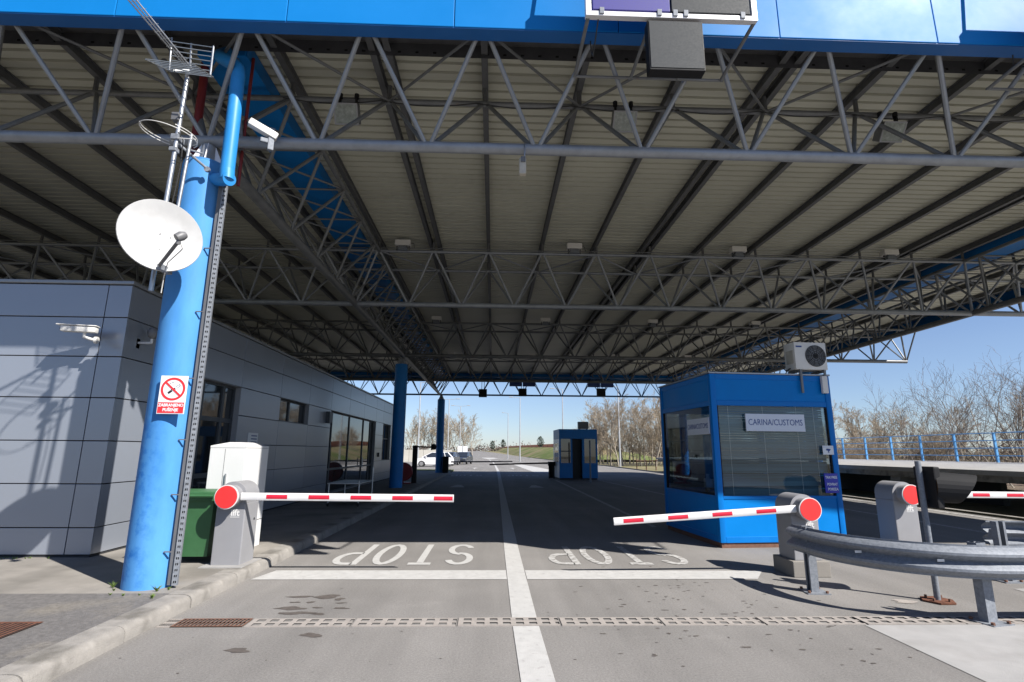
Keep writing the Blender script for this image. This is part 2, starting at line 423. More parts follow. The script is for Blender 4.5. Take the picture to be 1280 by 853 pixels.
def ribbon(m, pts, w, z=.006):
    pts = [Vector((p[0], p[1], z+(p[2] if len(p) > 2 else 0))) for p in pts]; L = []
    for i, p in enumerate(pts):
        t = pts[min(i+1, len(pts)-1)]-pts[max(i-1, 0)]; t.z = 0; t.normalize()
        n = Vector((t.y, -t.x, 0)); ww = w if not isinstance(w, (list, tuple)) else w[i]
        L.append((m.b.verts.new(p-n*ww/2), m.b.verts.new(p+n*ww/2)))
    for a, b in zip(L, L[1:]): m._f([a[0], a[1], b[1], b[0]])
m = MB(); ribbon(m, [(.34, -2), (.345, 4), (.33, 5.37)], .245); ribbon(m, [(.33, 5.63), (.33, 9.1), (.36, 16), (.42, 31), (.46, 43), (.32, 60), (.05, 80), (-.7, 104)], [.245, .24, .22, .2, .22, .2, .2, .2])
struct(m, "center_line", "road_paint")
m = MB(); m.sheet([(-3.02, 7.22, .005), (.2, 7.22, .005), (.2, 7.74, .005), (-2.90, 7.74, .005)])
m.sheet([(.46, 7.22, .005), (3.45, 7.22, .005), (3.75, 7.70, .005), (.46, 7.74, .005)])
struct(m, "stop_line", "road_paint")
# painted STOP, read by drivers coming the other way
def letters(m, x0, x1, y0, y1, rev=True):
    """P O T S from left to right as this camera sees them (the word STOP turned by 180 degrees)"""
    w = (x1-x0); lw = w*.205; st = w*.024; gap = (w-4*lw)/3
    H = y1-y0
    def arc(cx, cy, rx, ry, a0, a1, n=14):
        return [(cx+rx*math.cos(R(a0+(a1-a0)*i/n)), cy+ry*math.sin(R(a0+(a1-a0)*i/n))) for i in range(n+1)]
    def stroke(pts, closed=False):
        k = len(pts); L = []
        for i, p in enumerate(pts):
            a = pts[i-1] if (i or closed) else pts[i]; b = pts[(i+1) % k] if (i < k-1 or closed) else pts[i]
            tx, ty = b[0]-a[0], b[1]-a[1]; l = math.hypot(tx, ty); nx_, ny_ = ty/l, -tx/l
            # strokes are st wide across and 1.5 st along the road
            L.append((m.b.verts.new((p[0]-nx_*st, p[1]-ny_*st*1.5, .006)), m.b.verts.new((p[0]+nx_*st, p[1]+ny_*st*1.5, .006))))
        for i in range(k if closed else k-1):
            a, b = L[i], L[(i+1) % k]; m._f([a[0], a[1], b[1], b[0]])
    # word in reading space u (0..4 letters) v (0..1 up), then turned 180
    def put(idx, pts, closed=False):
        ox = idx*(lw+gap)
        stroke([(x1-(ox+st+u*(lw-2*st)), y1-(st*1.5+v*(H-3*st))) for u, v in pts], closed)
    S_ = arc(.5, .74, .5, .26, 20, 270, 12)+arc(.5, .26, .5, .26, 80, -160, 12)
    put(0, S_)
    put(1, [(0, 1), (1, 1)]); put(1, [(.5, .96), (.5, -.04)])
    put(2, arc(.5, .5, .5, .5, 0, 345, 23), True)
    put(3, [(0, 1.05), (0, -.04)]); put(3, [(.1, 1), (.5, 1)]+arc(.5, .74, .5, .26, 80, -80, 9)+[(.5, .48), (.1, .48)])
m = MB(); letters(m, -2.36, -.28, 8.1, 9.78); struct(m, "stop_lettering", "road_paint")
m = MB(); letters(m, .87, 2.97, 8.1, 9.62); struct(m, "stop_lettering", "road_paint_worn")
m = MB(); letters(m, -2.78, -.7, 36.0, 37.6); letters(m, 1.0, 3.1, 36.0, 37.6); struct(m, "stop_lettering", "road_paint")
m = MB()
ribbon(m, [(3.55, 12), (3.62, 29), (3.6, 31)], .12); ribbon(m, [(6.7, 12.5), (6.65, 21.2), (6.1, 32)], .12)
ribbon(m, [(12.75, 5.2), (12.8, 19.4), (12.8, 40), (12.6, 62)], .15); ribbon(m, [(10.3, 8), (10.35, 15.6), (10.3, 32)], .12)
struct(m, "lane_line", "road_paint_worn")
m = MB()   # hatched nose of the splitter island beyond the canopy and direction arrows
m.sheet([(3.3, 42.5, .005), (5.4, 42.5, .005), (5.4, 47, .005), (3.0, 75, .005), (2.2, 78, .005)])
m.sheet([(-4.0, 150, .005), (-1.0, 112, .005), (1.3, 122, .005), (-1.5, 155, .005)])
ribbon(m, [(2.0, 82), (-1, 110)], .2); ribbon(m, [(1.2, 120), (5, 95), (8, 72)], .25)
for (x, y) in ((-1.7, 52), (1.9, 52)):
    m.sheet([(x-.06, y-2.2, .006), (x+.06, y-2.2, .006), (x+.06, y, .006), (x-.06, y, .006)])
    m.sheet([(x-.35, y, .006), (x+.35, y, .006), (x, y+1.8, .006)])
for (x, y) in ((-1.6, 25.5), (2.0, 25.5)): m.sheet([(x-.35, y-.8, .006), (x+.35, y-.8, .006), (x+.1, y+.9, .006), (x-.1, y+.9, .006)])
struct(m, "road_marking", "road_paint")
m = MB()   # oil and wet spots on the near lane
def blob(m, x, y, rx, ry, seed, z=.003):
    q = random.Random(seed); n = 18; ph = [q.uniform(0, 6.3) for _ in range(3)]
    m.sheet([(x+rx*(1+.25*math.sin(2*a+ph[0])+.2*math.sin(3*a+ph[1])+.13*math.sin(5*a+ph[2]))*math.cos(a),
              y+ry*(1+.25*math.sin(2*a+ph[1])+.2*math.sin(4*a+ph[2]))*math.sin(a), z) for a in [2*math.pi*i/n for i in range(n)]])
for i, (x, y, a, b) in enumerate(((-1.82, 6.42, .15, .07), (-2.12, 6.42, .12, .035), (-1.66, 6.32, .05, .05), (-2.06, 5.98, .13, .06), (-1.95, 5.81, .16, .05),
        (-1.72, 5.78, .07, .03), (-1.93, 6.2, .05, .025), (-2.1, 6.2, .05, .025), (-1.6, 6.17, .05, .02), (-1.8, 6.0, .05, .025), (-1.55, 5.98, .08, .03),
        (-1.58, 5.16, .09, .05), (-2.05, 4.8, .09, .05))): blob(m, x, y, a, b, i)
q = random.Random(3)
for i in range(110): blob(m, 2.3+q.gauss(0, .65), q.uniform(4.4, 8.0), q.uniform(.005, .028)*(1+(i % 9 == 0)), q.uniform(.006, .018), 50+i)
for i in range(40): blob(m, q.uniform(-2.9, 3.4), q.uniform(4.0, 7.1), q.uniform(.004, .014), q.uniform(.004, .01), 250+i)
struct(m, "oil_stain", "oil_stain")


# left pavement with kerbstones
m = MB(); m.sheet([(-40, 6.05, .13), (-3.33, 6.05, .13), (-3.33, 40.2, .13), (-40, 40.2, .13)])
sidewalk = struct(m, "sidewalk", "concrete")
m = MB(); m.sheet([(-40, -6, .13), (-3.33, -6, .13), (-3.33, 6.05, .13), (-40, 6.05, .13)])
m.sheet([(-40, -6, .13), (-3.33, -6, .13), (-3.33, -6, -.1), (-40, -6, -.1)])
struct(m, "pavement_patch", "old_asphalt")
m = MB()
pts = [(0, 0, -.06), (.25, 0, -.06), (.25, 0, .085), (.235, 0, .112), (.205, 0, .128), (.17, 0, .134), (0, 0, .134)]
m.prism(pts, (0, .985, 0)); ko = m.make("kerbstone", "kerb_concrete", smooth=35); kme = ko.data; bpy.data.objects.remove(ko)
for i in range(46):
    y = -6+i*1.0
    inst(kme, "kerbstone", sidewalk, Matrix.Translation((-3.335+rnd.uniform(-.006, .006), y, rnd.uniform(-.004, .003))) @ Matrix.Rotation(R(rnd.uniform(-.4, .4)), 4, 'Z'))
m = MB(); m.sheet([(-9, 40.2, .12), (-3.2, 40.2, .12), (-3.4, 45, .12), (-9, 45, .12)]); m.box(-9, -3.2, 40.2, 45, -.05, .1)
struct(m, "grass_verge", "grass")
m = MB(); ribbon(m, [(13.28, 5), (13.28, 60), (13.0, 66), (11.3, 95), (10.3, 134), (8, 171), (4.8, 270)], .2, .06)
m2 = []
struct(m, "right_kerb_top", "kerb_concrete")
m = MB()
pr_ = [(13.18, 30), (13.18, 60), (12.9, 66), (11.2, 95), (10.2, 134), (7.9, 171), (4.7, 270)]
for a, b in zip(pr_, pr_[1:]): m.quad((a[0], a[1], -.02), (b[0], b[1], -.02), (b[0], b[1], .1), (a[0], a[1], .1))
struct(m, "right_kerb", "kerb_concrete")

# grassy bank with orange fence right of the far road
m = MB()
bk = [(84, 12.6, 15.2, .4), (92, 11.7, 17, 1.9), (115, 11, 19, 2.6), (150, 9, 17, 2.8), (200, 6.6, 15, 3.1), (280, 4.6, 13, 3.6), (400, 0, 8, 4.0), (600, -10, 2, 4.6)]
prev = None
for (y, x0, x1, h) in bk:
    row = [m.b.verts.new(p) for p in ((x0, y, -.05), (x0+(x1-x0)*.35, y, h*.36), (x1, y, h), (x1+6, y+6, h*.98), (x1+20, y+16, -.05))]
    if prev:
        for i in range(4): m._f([prev[i], prev[i+1], row[i+1], row[i]])
    prev = row
struct(m, "grass_bank", "grass_green", smooth=60)
t = thing("orange_fence", "long low orange barrier fence along the top of the far green bank", "fence", (20, 90, 3))
m = MB()
fp = [(x1+1, y, h) for (y, x0, x1, h) in bk[1:]]
for a, b in zip(fp, fp[1:]):
    m.hexa([(a[0], a[1], a[2]-.1), (b[0], b[1], b[2]-.1), (b[0], b[1]+.05, b[2]-.1), (a[0], a[1]+.05, a[2]-.1),
            (a[0], a[1], a[2]+1.0), (b[0], b[1], b[2]+1.0), (b[0], b[1]+.05, b[2]+1.0), (a[0], a[1]+.05, a[2]+1.0)])
m.make("fence_panel", "fence_orange", t)
m = MB()
for a, b in zip(fp, fp[1:]):
    for k in range(5):
        p = Vector(a).lerp(Vector(b), k/5); m.tube(p+Vector((0, -.08, -.1)), p+Vector((0, -.08, .85)), .06, 5)
m.make("fence_post", "rusty_steel", t)

# drainage channel: one rusty grate, then concrete units with two rows of slots
t = thing("drainage_channel", "pale slotted concrete drain running across both lanes", "drain", (0, 5.5, 0))
m = MB(); m.box(-3.06, 12, 5.37, 5.63, -.2, -.07); m.make("channel_bed", "slot_shade", t)
m = MB(); xs = [0, .03]
for i in range(9): xs += [xs[-1]+.085, xs[-1]+.10]
ysl = [0, .012, .052, .072, .112, .140, .150, .165, .205, .225, .245, .26]
xs = [0.0]
while xs[-1] < .95: xs += [xs[-1]+.05, xs[-1]+.05+.075]
xs = [x for x in xs if x < .955]+[.96]
sl = [0, .03, .095, .145, .21, .24]
m.slotted(xs, sl, lambda i, j: (i % 2 == 1) and j in (1, 3), .008, .06)
m.box(0, .96, 0, .0005, -.06, .008)
uo = m.make("drain_unit", ["drain_concrete", "slot_shade"]); ume = uo.data; bpy.data.objects.remove(uo)
x = -2.28
inst(ume, "drain_unit", t, Matrix.Translation((-3.06, -.12, 0)) @ Matrix.Diagonal((.13, 1, 1, 1)))
i = 0
while x < 11:
    inst(ume, "drain_unit", t, Matrix.Translation((x+.012, -.12, rnd.uniform(-.002, .002))) @ Matrix.Rotation(R(rnd.uniform(-.2, .2)), 4, 'Z')); x += .98
m = MB(); m.slotted([0]+[v for k in range(17) for v in (.02+k*.037, .02+k*.037+.022)]+[.655], [0, .025, .12, .215, .24], lambda i, j: i % 2 == 1 and j in (1, 2), .01, .05)
g = m.make("rusty_grate", ["rusty_steel", "slot_shade"], t, world=False); g.location = (-2.935, -.12, 0); g['label'] = "rusty steel grate at the kerb end"

m = MB(); m.slotted([-5.2]+[v for k in range(30) for v in (-5.17+k*.045, -5.17+k*.045+.02)]+[-3.84], [4.62, 4.66, 5.05, 5.09], lambda i, j: i % 2 == 1 and j == 1, .14, .04)
t = thing("sidewalk_grate", "rusty grate let into the dark asphalt pavement at lower left", "grate", (-4.5, 4.8, .13))
m.make("grate_plate", ["rust", "slot_shade"], t)

# ------------------------------------------------------------------ canopy roof
FY, FZ = 5.52, 6.635
XL, XR, YB = -21.2, 17.95, 38.62
t = thing("canopy_roof", "huge flat canopy roof of ribbed sheeting edged with bright blue fascia panels", "canopy roof", (5, 22, 6.7))
m = MB(); y = 6.45; z = 7.19
rows = []
prof = []
while y < YB-.1:
    prof += [(y, z), (y+.14, z), (y+.146, z+.075), (y+.19, z+.075)]; y += .2
rows = [(m.b.verts.new((XL, a, b)), m.b.verts.new((XR, a, b))) for a, b in prof]
for a, b in zip(rows, rows[1:]): m._f([a[0], a[1], b[1], b[0]])
m.make("roof_deck", "deck", t)
m = MB(); m.quad((XL, FY, 7.34), (XR, FY, 7.34), (XR, YB, 7.34), (XL, YB, 7.34)); m.make("roof_membrane", "truss_aged", t)
seams = [FX for FX in (-20.62, -18.62, -16.61, -14.6, -12.6, -10.59, -8.58, -6.57, -4.56, -2.55, -.54, 1.47, 3.48, 5.49, 7.5, 9.51, 11.52, 13.53, 15.54, 17.55)]
def fascia_panel(x0, x1, y0, y1, nx_, ny_):
    m = MB(); m.box(x0, x1, y0, y1, FZ, 8.1, .008); return m.make("fascia_panel", "fascia_blue", t)
for a, b in zip(seams, seams[1:]): fascia_panel(a+.004, b-.004, FY, FY+.05, 0, -1)
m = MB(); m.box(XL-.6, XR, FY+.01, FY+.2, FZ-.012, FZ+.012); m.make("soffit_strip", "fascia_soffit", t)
m = MB(); m.box(XL, XR, FY+.052, FY+.06, FZ+.02, 7.3); m.make("fascia_backing", "perforated_steel", t)
y = FY+.2
m = MB(); m.box(XL, XR, YB, YB+.05, 6.62, 8.0); m.make("back_fascia", "fascia_blue", t)
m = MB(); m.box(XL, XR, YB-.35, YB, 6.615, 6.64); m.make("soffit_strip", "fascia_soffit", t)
yy = FY+.1
while yy < YB:
    y2 = min(yy+2.0, YB-.02)
    m = MB(); m.box(XR, XR+.05, yy+.004, y2-.004, 6.72, 8.0, .008); m.make("side_fascia_panel", "fascia_blue", t); yy += 2.0
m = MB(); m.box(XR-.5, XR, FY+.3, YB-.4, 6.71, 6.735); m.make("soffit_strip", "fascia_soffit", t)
m = MB(); m.box(XL-.05, XL, FY, YB, 6.72, 8.0); m.make("left_fascia", "fascia_blue", t)
# perforated edge beam where the sheeting starts
m = MB()
xs = [XL]; x = XL
while x < XR-.2: xs += [x+.20, x+.245]; x += .245
MM = Matrix.Translation((0, 6.44, 0)) @ Matrix.Rotation(R(90), 4, 'X')
m.slotted(xs, [6.97, 7.02, 7.05, 7.18], lambda i, j: i % 2 == 1 and j == 1, 0, .015, MM)
m.box(XL, XR, 6.30, 6.44, 7.185, 7.21)
m.make("edge_beam", ["perforated_steel", "slot_shade"], t)
# purlins along the canopy on the top nodes, some doubled at the movement joints
MOD = 1.45; X0 = -3.82
m = MB(); m.box(-.045, .045, 5.95, YB-.3, 7.035, 7.05); m.box(-.012, .012, 5.95, YB-.3, 7.05, 7.165); m.box(-.045, .045, 5.95, YB-.3, 7.165, 7.182)
po = m.make("purlin", "purlin_dark"); pme = po.data; bpy.data.objects.remove(po)
tops = [X0+MOD*(k+.5) for k in range(-12, 15)]
loc = Vector(t.location)
for k, x in enumerate(tops):
    if min(abs(x-v) for v in (-1.645, 4.155, 11.405)) < .1:
        for d in (-.11, .11): inst(pme, "purlin", t, Matrix.Translation(Vector((x+d, 0, 0))-loc))
    else: inst(pme, "purlin", t, Matrix.Translation(Vector((x, 0, 0))-loc))
# blue box gutters above the two long trusses
for gx_ in (-3.82, 13.58):
    m = MB(); m.box(gx_-.32, gx_+.32, 6.5, YB-.4, 6.93, 6.96); m.box(gx_-.34, gx_-.32, 6.5, YB-.4, 6.93, 7.17); m.box(gx_+.32, gx_+.34, 6.5, YB-.4, 6.93, 7.17)
    m.box(gx_-.32, gx_+.32, 6.48, 6.5, 6.93, 7.17)
    m.make("box_gutter", "gutter_blue", t)

# ------------------------------------------------------------------ trusses
ZB, ZT = 5.53, 6.78
def tx(name, label, y0, k0, k1, w, mat, mat2, cat="roof truss", ZB=5.53, rb=.075, rt_=.042, rd=.031, n=8, last=None, postmat="purlin_dark"):
    t = thing(name, label, cat, (X0, y0, ZB), "roof trusses under the canopy")
    L = Vector(t.location)
    xa, xb = X0+MOD*k0, X0+MOD*k1
    m = MB(); m.tube((xa, y0, ZB), (xb, y0, ZB), rb, 14); m.make("bottom_chord", mat, t)
    for s_ in (-1, 1):
        m = MB(); m.tube((xa, y0+s_*w, ZT), (xb, y0+s_*w, ZT), rt_, 10); m.make("top_chord", mat2 if s_ > 0 else mat, t)
    du = unit_tube(rd, n, mat); du2 = unit_tube(rd, n, mat2); br = unit_tube(.021, 6, mat2); ps = unit_tube(.035, 6, postmat)
    for k in range(k0, k1):
        xt = X0+MOD*(k+.5)
        for s_, u in ((-1, du), (1, du2)):
            for e in (0, 1):
                xn = X0+MOD*(k+e)
                inst(u, "diagonal", t, align_z(Vector((xn+(.04 if e == 0 else -.04), y0+s_*.03, ZB+.04))-L, Vector((xt+(-.03 if e == 0 else .03), y0+s_*w, ZT))-L))
            inst(ps, "purlin_stub", t, align_z(Vector((xt, y0+s_*w, ZT))-L, Vector((xt, y0+s_*w, 7.04))-L))
        if k+1 < k1:
            s_ = -1 if k % 2 else 1
            inst(br, "cross_brace", t, align_z(Vector((xt, y0-s_*w, ZT))-L, Vector((xt+MOD, y0+s_*w, ZT))-L))
    for e, kk in ((1, k1), (-1, k0)):   # end posts
        xe = X0+MOD*kk
        for s_ in (-1, 1): inst(du, "diagonal", t, align_z(Vector((xe, y0, ZB))-L, Vector((xe, y0+s_*w, ZT))-L))
    return t
tx("roof_truss", "front roof truss of grey tubes right behind the sunlit blue fascia", 6.43, -7, 15, .74, "truss_grey", "truss_aged", ZB=5.575)
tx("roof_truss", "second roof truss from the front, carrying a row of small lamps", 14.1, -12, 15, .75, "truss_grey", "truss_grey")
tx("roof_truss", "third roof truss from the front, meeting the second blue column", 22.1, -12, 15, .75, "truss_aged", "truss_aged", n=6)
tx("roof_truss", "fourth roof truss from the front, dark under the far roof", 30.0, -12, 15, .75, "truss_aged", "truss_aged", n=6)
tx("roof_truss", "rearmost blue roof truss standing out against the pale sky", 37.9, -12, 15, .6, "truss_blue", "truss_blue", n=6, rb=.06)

def ty(label, xc, mat):
    t = thing("long_truss", label, "roof truss", (xc, 22, ZB), "roof trusses under the canopy"); L = Vector(t.location)
    y0, n = 6.45, 22; mod = (37.8-6.45)/n; w = .74
    m = MB(); m.tube((xc, y0, ZB), (xc, 37.8, ZB), .085, 14); m.make("bottom_chord", mat, t)
    for s_ in (-1, 1):
        m = MB(); m.tube((xc+s_*w, y0, ZT), (xc+s_*w, 37.8, ZT), .045, 10); m.make("top_chord", mat, t)
    du = unit_tube(.030, 8, mat); br = unit_tube(.021, 6, mat); ps = unit_tube(.035, 6, "purlin_dark")
    for k in range(n):
        yt = y0+mod*(k+.5)
        for s_ in (-1, 1):
            for e in (0, 1):
                inst(du, "diagonal", t, align_z(Vector((xc+s_*.03, y0+mod*(k+e), ZB+.03))-L, Vector((xc+s_*w, yt, ZT))-L))
        inst(br, "cross_strut", t, align_z(Vector((xc-w, yt, ZT))-L, Vector((xc+w, yt, ZT))-L))
        if k+1 < n: inst(br, "cross_brace", t, align_z(Vector((xc-w, yt, ZT))-L, Vector((xc+w, yt+mod, ZT))-L))
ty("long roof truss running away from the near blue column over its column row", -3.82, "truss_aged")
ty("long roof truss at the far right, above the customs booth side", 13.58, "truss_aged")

t = thing("power_conduit", "thin grey conduit clipped along the second truss top tube", "conduit", (0, 13.3, 6.9))
m = MB(); m.path([(-20, 13.28, 6.84)]+[(-19+i*1.45, 13.28, 6.835+.012*math.sin(i*1.7)) for i in range(25)], .014, 6); m.make("conduit", "truss_aged", t)
m = MB()
for x in (-2.45, 2.1, 6.55, 10.75): m.path([(x+.3, 13.28, 6.84), (x+.28, 13.3, 6.98), (x+.15, 13.3, 7.0)], .009, 5)
m.make("branch_cable", "cable_dark", t)
t = thing("sagging_cable", "loose dark cable looped along the front truss rear tube", "cable", (0, 7.1, 6.7))
m = MB(); m.path([(-3.2+i*.18, 7.10, 6.74-.07*abs(math.sin(i*math.pi/8))) for i in range(76)], .009, 5); m.make("cable", "cable_dark", t)

# ------------------------------------------------------------------ columns
def steel_column(label, x, y, mat, near=False, zb=.13):
    t = thing("steel_column", label, "column", (x, y, zb), "blue round steel columns")
    m = MB(); m.lathe([(.262, -.03), (.262, 5.02), (.25, 5.03), (.255, 5.06), (.2, 5.07)], (0, 0, 0), 40)
    m.make("shaft", mat, t, world=False, smooth=40)
    m = MB(); m.path([(0, 0, 5.05), (0, 0, 5.35)], [.09, .08], 14); m.make("neck", "truss_grey", t, world=False)
    for a in (20, 110, 200, 290):
        c, s_ = math.cos(R(a)), math.sin(R(a)); m = MB()
        m.prism([(.08*c, .08*s_, 5.06), (.21*c, .21*s_, 5.06), (.08*c, .08*s_, 5.36)], (-.012*s_, .012*c, 0)); m.make("gusset", "led_frame" if near else "truss_grey", t, world=False)
    return t
steel_column("sunlit blue column in front with dish, sign and worn paint", -3.77, 6.4, "column_blue", True)
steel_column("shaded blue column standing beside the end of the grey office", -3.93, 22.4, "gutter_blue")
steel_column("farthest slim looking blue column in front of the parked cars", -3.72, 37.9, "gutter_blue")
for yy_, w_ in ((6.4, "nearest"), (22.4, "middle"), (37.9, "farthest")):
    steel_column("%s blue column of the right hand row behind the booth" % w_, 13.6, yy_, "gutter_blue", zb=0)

# no smoking sign on the near column
t = thing("no_smoking_sign", "white and red no smoking sign fixed to the near blue column", "sign", (-3.62, 6.10, 2.2), rotz=R(4))
m = MB(); m.box(-.145, .145, -.006, .006, -.215, .215, .003); m.make("plate", "sign_white", t, world=False)
m = MB()
n = 40
for i in range(n):
    a, b = 2*math.pi*i/n, 2*math.pi*(i+1)/n
    P = lambda r, g: (r*math.cos(g), -.0085, .065+r*math.sin(g))
    m.quad(P(.105, a), P(.105, b), P(.13, b), P(.13, a))
c, s_ = math.cos(R(-42)), math.sin(R(-42))
m.quad(*[(u*c-v*s_, -.0105, .065+u*s_+v*c) for u, v in ((-.108, -.010), (.108, -.010), (.108, .010), (-.108, .010))])
m.make("prohibition_ring", "sign_red", t, world=False)
m = MB(); c, s_ = math.cos(R(38)), math.sin(R(38))
for (a, b) in ((-.025, .005), (.01, .03)):
    m.quad(*[(u*c-v*s_-.0, -.0093, .055+u*s_+v*c) for u, v in ((a*1.6-.02, -.012), (b*1.6-.02, -.012), (b*1.6-.02, .012), (a*1.6-.02, .012))])
for (u0, u1) in ((.04, .09),):
    for v in (-.012, .010): m.quad(*[(u*c-w*s_, -.0093, .055+u*s_+w*c) for u, w in ((u0, v), (u1, v), (u1, v+.003), (u0, v+.003))])
    m.quad(*[(u*c-w*s_, -.0093, .055+u*s_+w*c) for u, w in ((.087, -.012), (.09, -.012), (.09, .012), (.087, .012))])
for (x, z) in ((-.05, .10), (-.035, .125), (-.01, .135), (-.03, .04), (-.015, .055)):
    m.quad((x-.008, -.0093, z), (x+.008, -.0093, z+.006), (x+.010, -.0093, z+.012), (x-.006, -.0093, z+.006))
m.make("cigarette_symbol", "ink_black", t, world=False)
m = MB(); m.box(-.137, .137, -.0085, -.004, -.205, -.085); m.make("red_field", "sign_red", t, world=False)
text("lettering", "ZABRANJENO", .047, "sign_white", t, facing_minus_y((0, -.0095, -.118)), .0012, sx=.9)
text("lettering", "PU\u0160ENJE", .047, "sign_white", t, facing_minus_y((0, -.0095, -.170)), .0012, sx=.95)

# satellite dish on the mast in front of the column
t = thing("satellite_dish", "large white satellite dish on the mast beside the blue column", "satellite dish", (-3.70, 5.62, 3.9))
ax = Vector((.66, -.73, .10)).normalized(); q_ = ax.to_track_quat('Z', 'Y').to_matrix().to_4x4()
m = MB(); prof = [(.001, 0), (.15, .008), (.3, .03), (.42, .062), (.50, .09), (.515, .094), (.522, .086), (.515, .07), (.42, .045), (.3, .012), (.001, -.02)]
rings = []
for (r, z) in prof:
    rings.append([m.b.verts.new(q_ @ Vector((r*.78*math.cos(2*math.pi*j/48), r*.81*math.sin(2*math.pi*j/48), z-.05))) for j in range(48)])
for A, B in zip(rings, rings[1:]):
    for j in range(48): m._f([A[j], A[(j+1) % 48], B[(j+1) % 48], B[j]])
m.make("reflector", "dish_white", t, world=False, smooth=50)
foot = Vector((.10, -.10, -.37)); lnb = Vector((.44, -.36, -.17))
m = MB(); m.path([foot, lnb], .019, 8); m.make("feed_arm", "grey_plastic", t, world=False)
m = MB(); m.path([lnb+Vector((-.03, -.02, .0)), lnb+Vector((.0, .01, .035)), lnb+Vector((.02, .04, .06))], [.042, .05, .035], 14); m.path([lnb+Vector((-.01, .0, .0)), lnb+Vector((-.02, .0, -.06))], .02, 8)
m.make("feed_head", "grey_plastic", t, world=False)
m = MB(); m.path([lnb+Vector((-.01, .02, -.03)), lnb+Vector((.0, .06, -.08)), lnb+Vector((-.03, .08, -.10)), foot+Vector((.05, .05, .05)), foot+Vector((-.04, .16, -.08)), foot+Vector((-.07, .2, -.25))], .006, 5)
m.make("cable", "white_plastic", t, world=False)
m = MB(); m.box(.06, .12, -.08, .10, -.41, -.35); m.make("mount", "galvanised", t, world=False)
for z in (-.1, .1):
    m = MB(); m.tube((-.05, .1, z), (-.1, .16, z), .03, 8); m.make("mast_clamp", "galvanised", t, world=False)
m = MB()
for (u, v) in ((0, .05), (.1, .03), (.01, -.14), (.1, -.15)):
    p = q_ @ Vector((u, v, -.038)); m.tube(p, p+ax*.004, .006, 6)
m.make("bolt", "grey_plastic", t, world=False)

t = thing("antenna_mast", "twin galvanised antenna mast clamped to the top of the near column", "antenna mast", (-3.83, 5.82, 3.3))
m = MB(); m.tube((-3.85, 5.82, 3.33), (-3.80, 5.82, 6.06), .026, 12); m.make("mast_tube", "steel_tube", t)
m = MB(); m.tube((-3.76, 5.9, 3.7), (-3.70, 5.9, 5.33), .02, 10); m.make("brace_tube", "steel_tube", t)
m = MB(); m.tube((-3.82, 5.84, 5.18), (-3.56, 6.1, 4.98), .016, 8); m.tube((-3.8, 5.86, 5.14), (-3.72, 6.2, 5.26), .012, 8); m.disc((-3.57, 6.10, 4.98), (.1, -1, 0), .035, 12, .03)
m.make("stay_arm", "galvanised", t)
for g6 in ((-3.87, -3.78, 5.78, 5.92, 5.20, 5.27), (-3.87, -3.79, 5.78, 5.87, 5.05, 5.1)):
    m = MB(); m.box(*g6, .006); m.make("clamp", "galvanised", t)
m = MB(); m.box(-3.885, -3.80, 5.76, 5.84, 5.44, 5.54, .006); m.make("amplifier_box", "grey_plastic", t)
m = MB(); m.path([(-3.80, 5.80, 5.3), (-3.74, 5.82, 5.2), (-3.74, 5.84, 4.9), (-3.77, 5.86, 4.6), (-3.80, 5.86, 4.2)], .007, 5); m.make("cable", "cable_dark", t)

t = thing("tv_antenna", "grid reflector television antenna at the mast top pointing towards the road", "antenna", (-3.76, 5.7, 6.0))
m = MB()
b0 = Vector((-3.72, 5.75, 6.10)); b1 = Vector((-4.02, 5.05, 6.42)); bd = b1-b0
for d in (-.028, 0., .028): m.tube(b0+Vector((d*.8, 0, d*.2)), b0+bd*1.5+Vector((d*1.6, 0, .4*d)), .0085, 6)
m.make("boom", "steel_tube", t)
m = MB()
for i in range(14):
    p = b0+bd*(.16+i*.1); m.tube(p+Vector((-.055, 0, .0)), p+Vector((.055, 0, .02)), .003, 5)
m.make("director", "steel_tube", t)
m = MB()
for i in range(7):   # upright half of the reflector
    z = 6.05+i*.062; m.tube((-3.97, 5.72-i*.004, z+.03), (-3.47, 5.72-i*.004, z-.035), .0065, 5)
m.tube((-3.96, 5.72, 6.06), (-3.97, 5.69, 6.50), .009, 5); m.tube((-3.47, 5.72, 6.0), (-3.46, 5.69, 6.40), .011, 5)
m.make("reflector_grid", "steel_tube", t)
m = MB()
for i in range(7):   # lower half folded forward
    z = 6.02-i*.018; yv = 5.70-i*.055; e = .02*i*.5
    m.tube((-3.93-e, yv, z+.02), (-3.42-e*.3, yv, z-.04), .0065, 5)
m.tube((-3.93, 5.70, 6.04), (-4.0, 5.37, 5.93), .008, 5); m.tube((-3.42, 5.70, 5.98), (-3.44, 5.37, 5.87), .008, 5)
m.make("reflector_grid", "steel_tube", t)
m = MB(); m.tube((-3.80, 5.8, 6.05), (-3.72, 5.72, 6.12), .02, 8); m.tube((-3.72, 5.72, 6.12), (-3.74, 5.71, 6.44), .012, 6); m.tube((-3.73, 5.72, 6.08), (-3.83, 5.6, 5.97), .014, 6); m.make("bracket", "steel_tube", t)

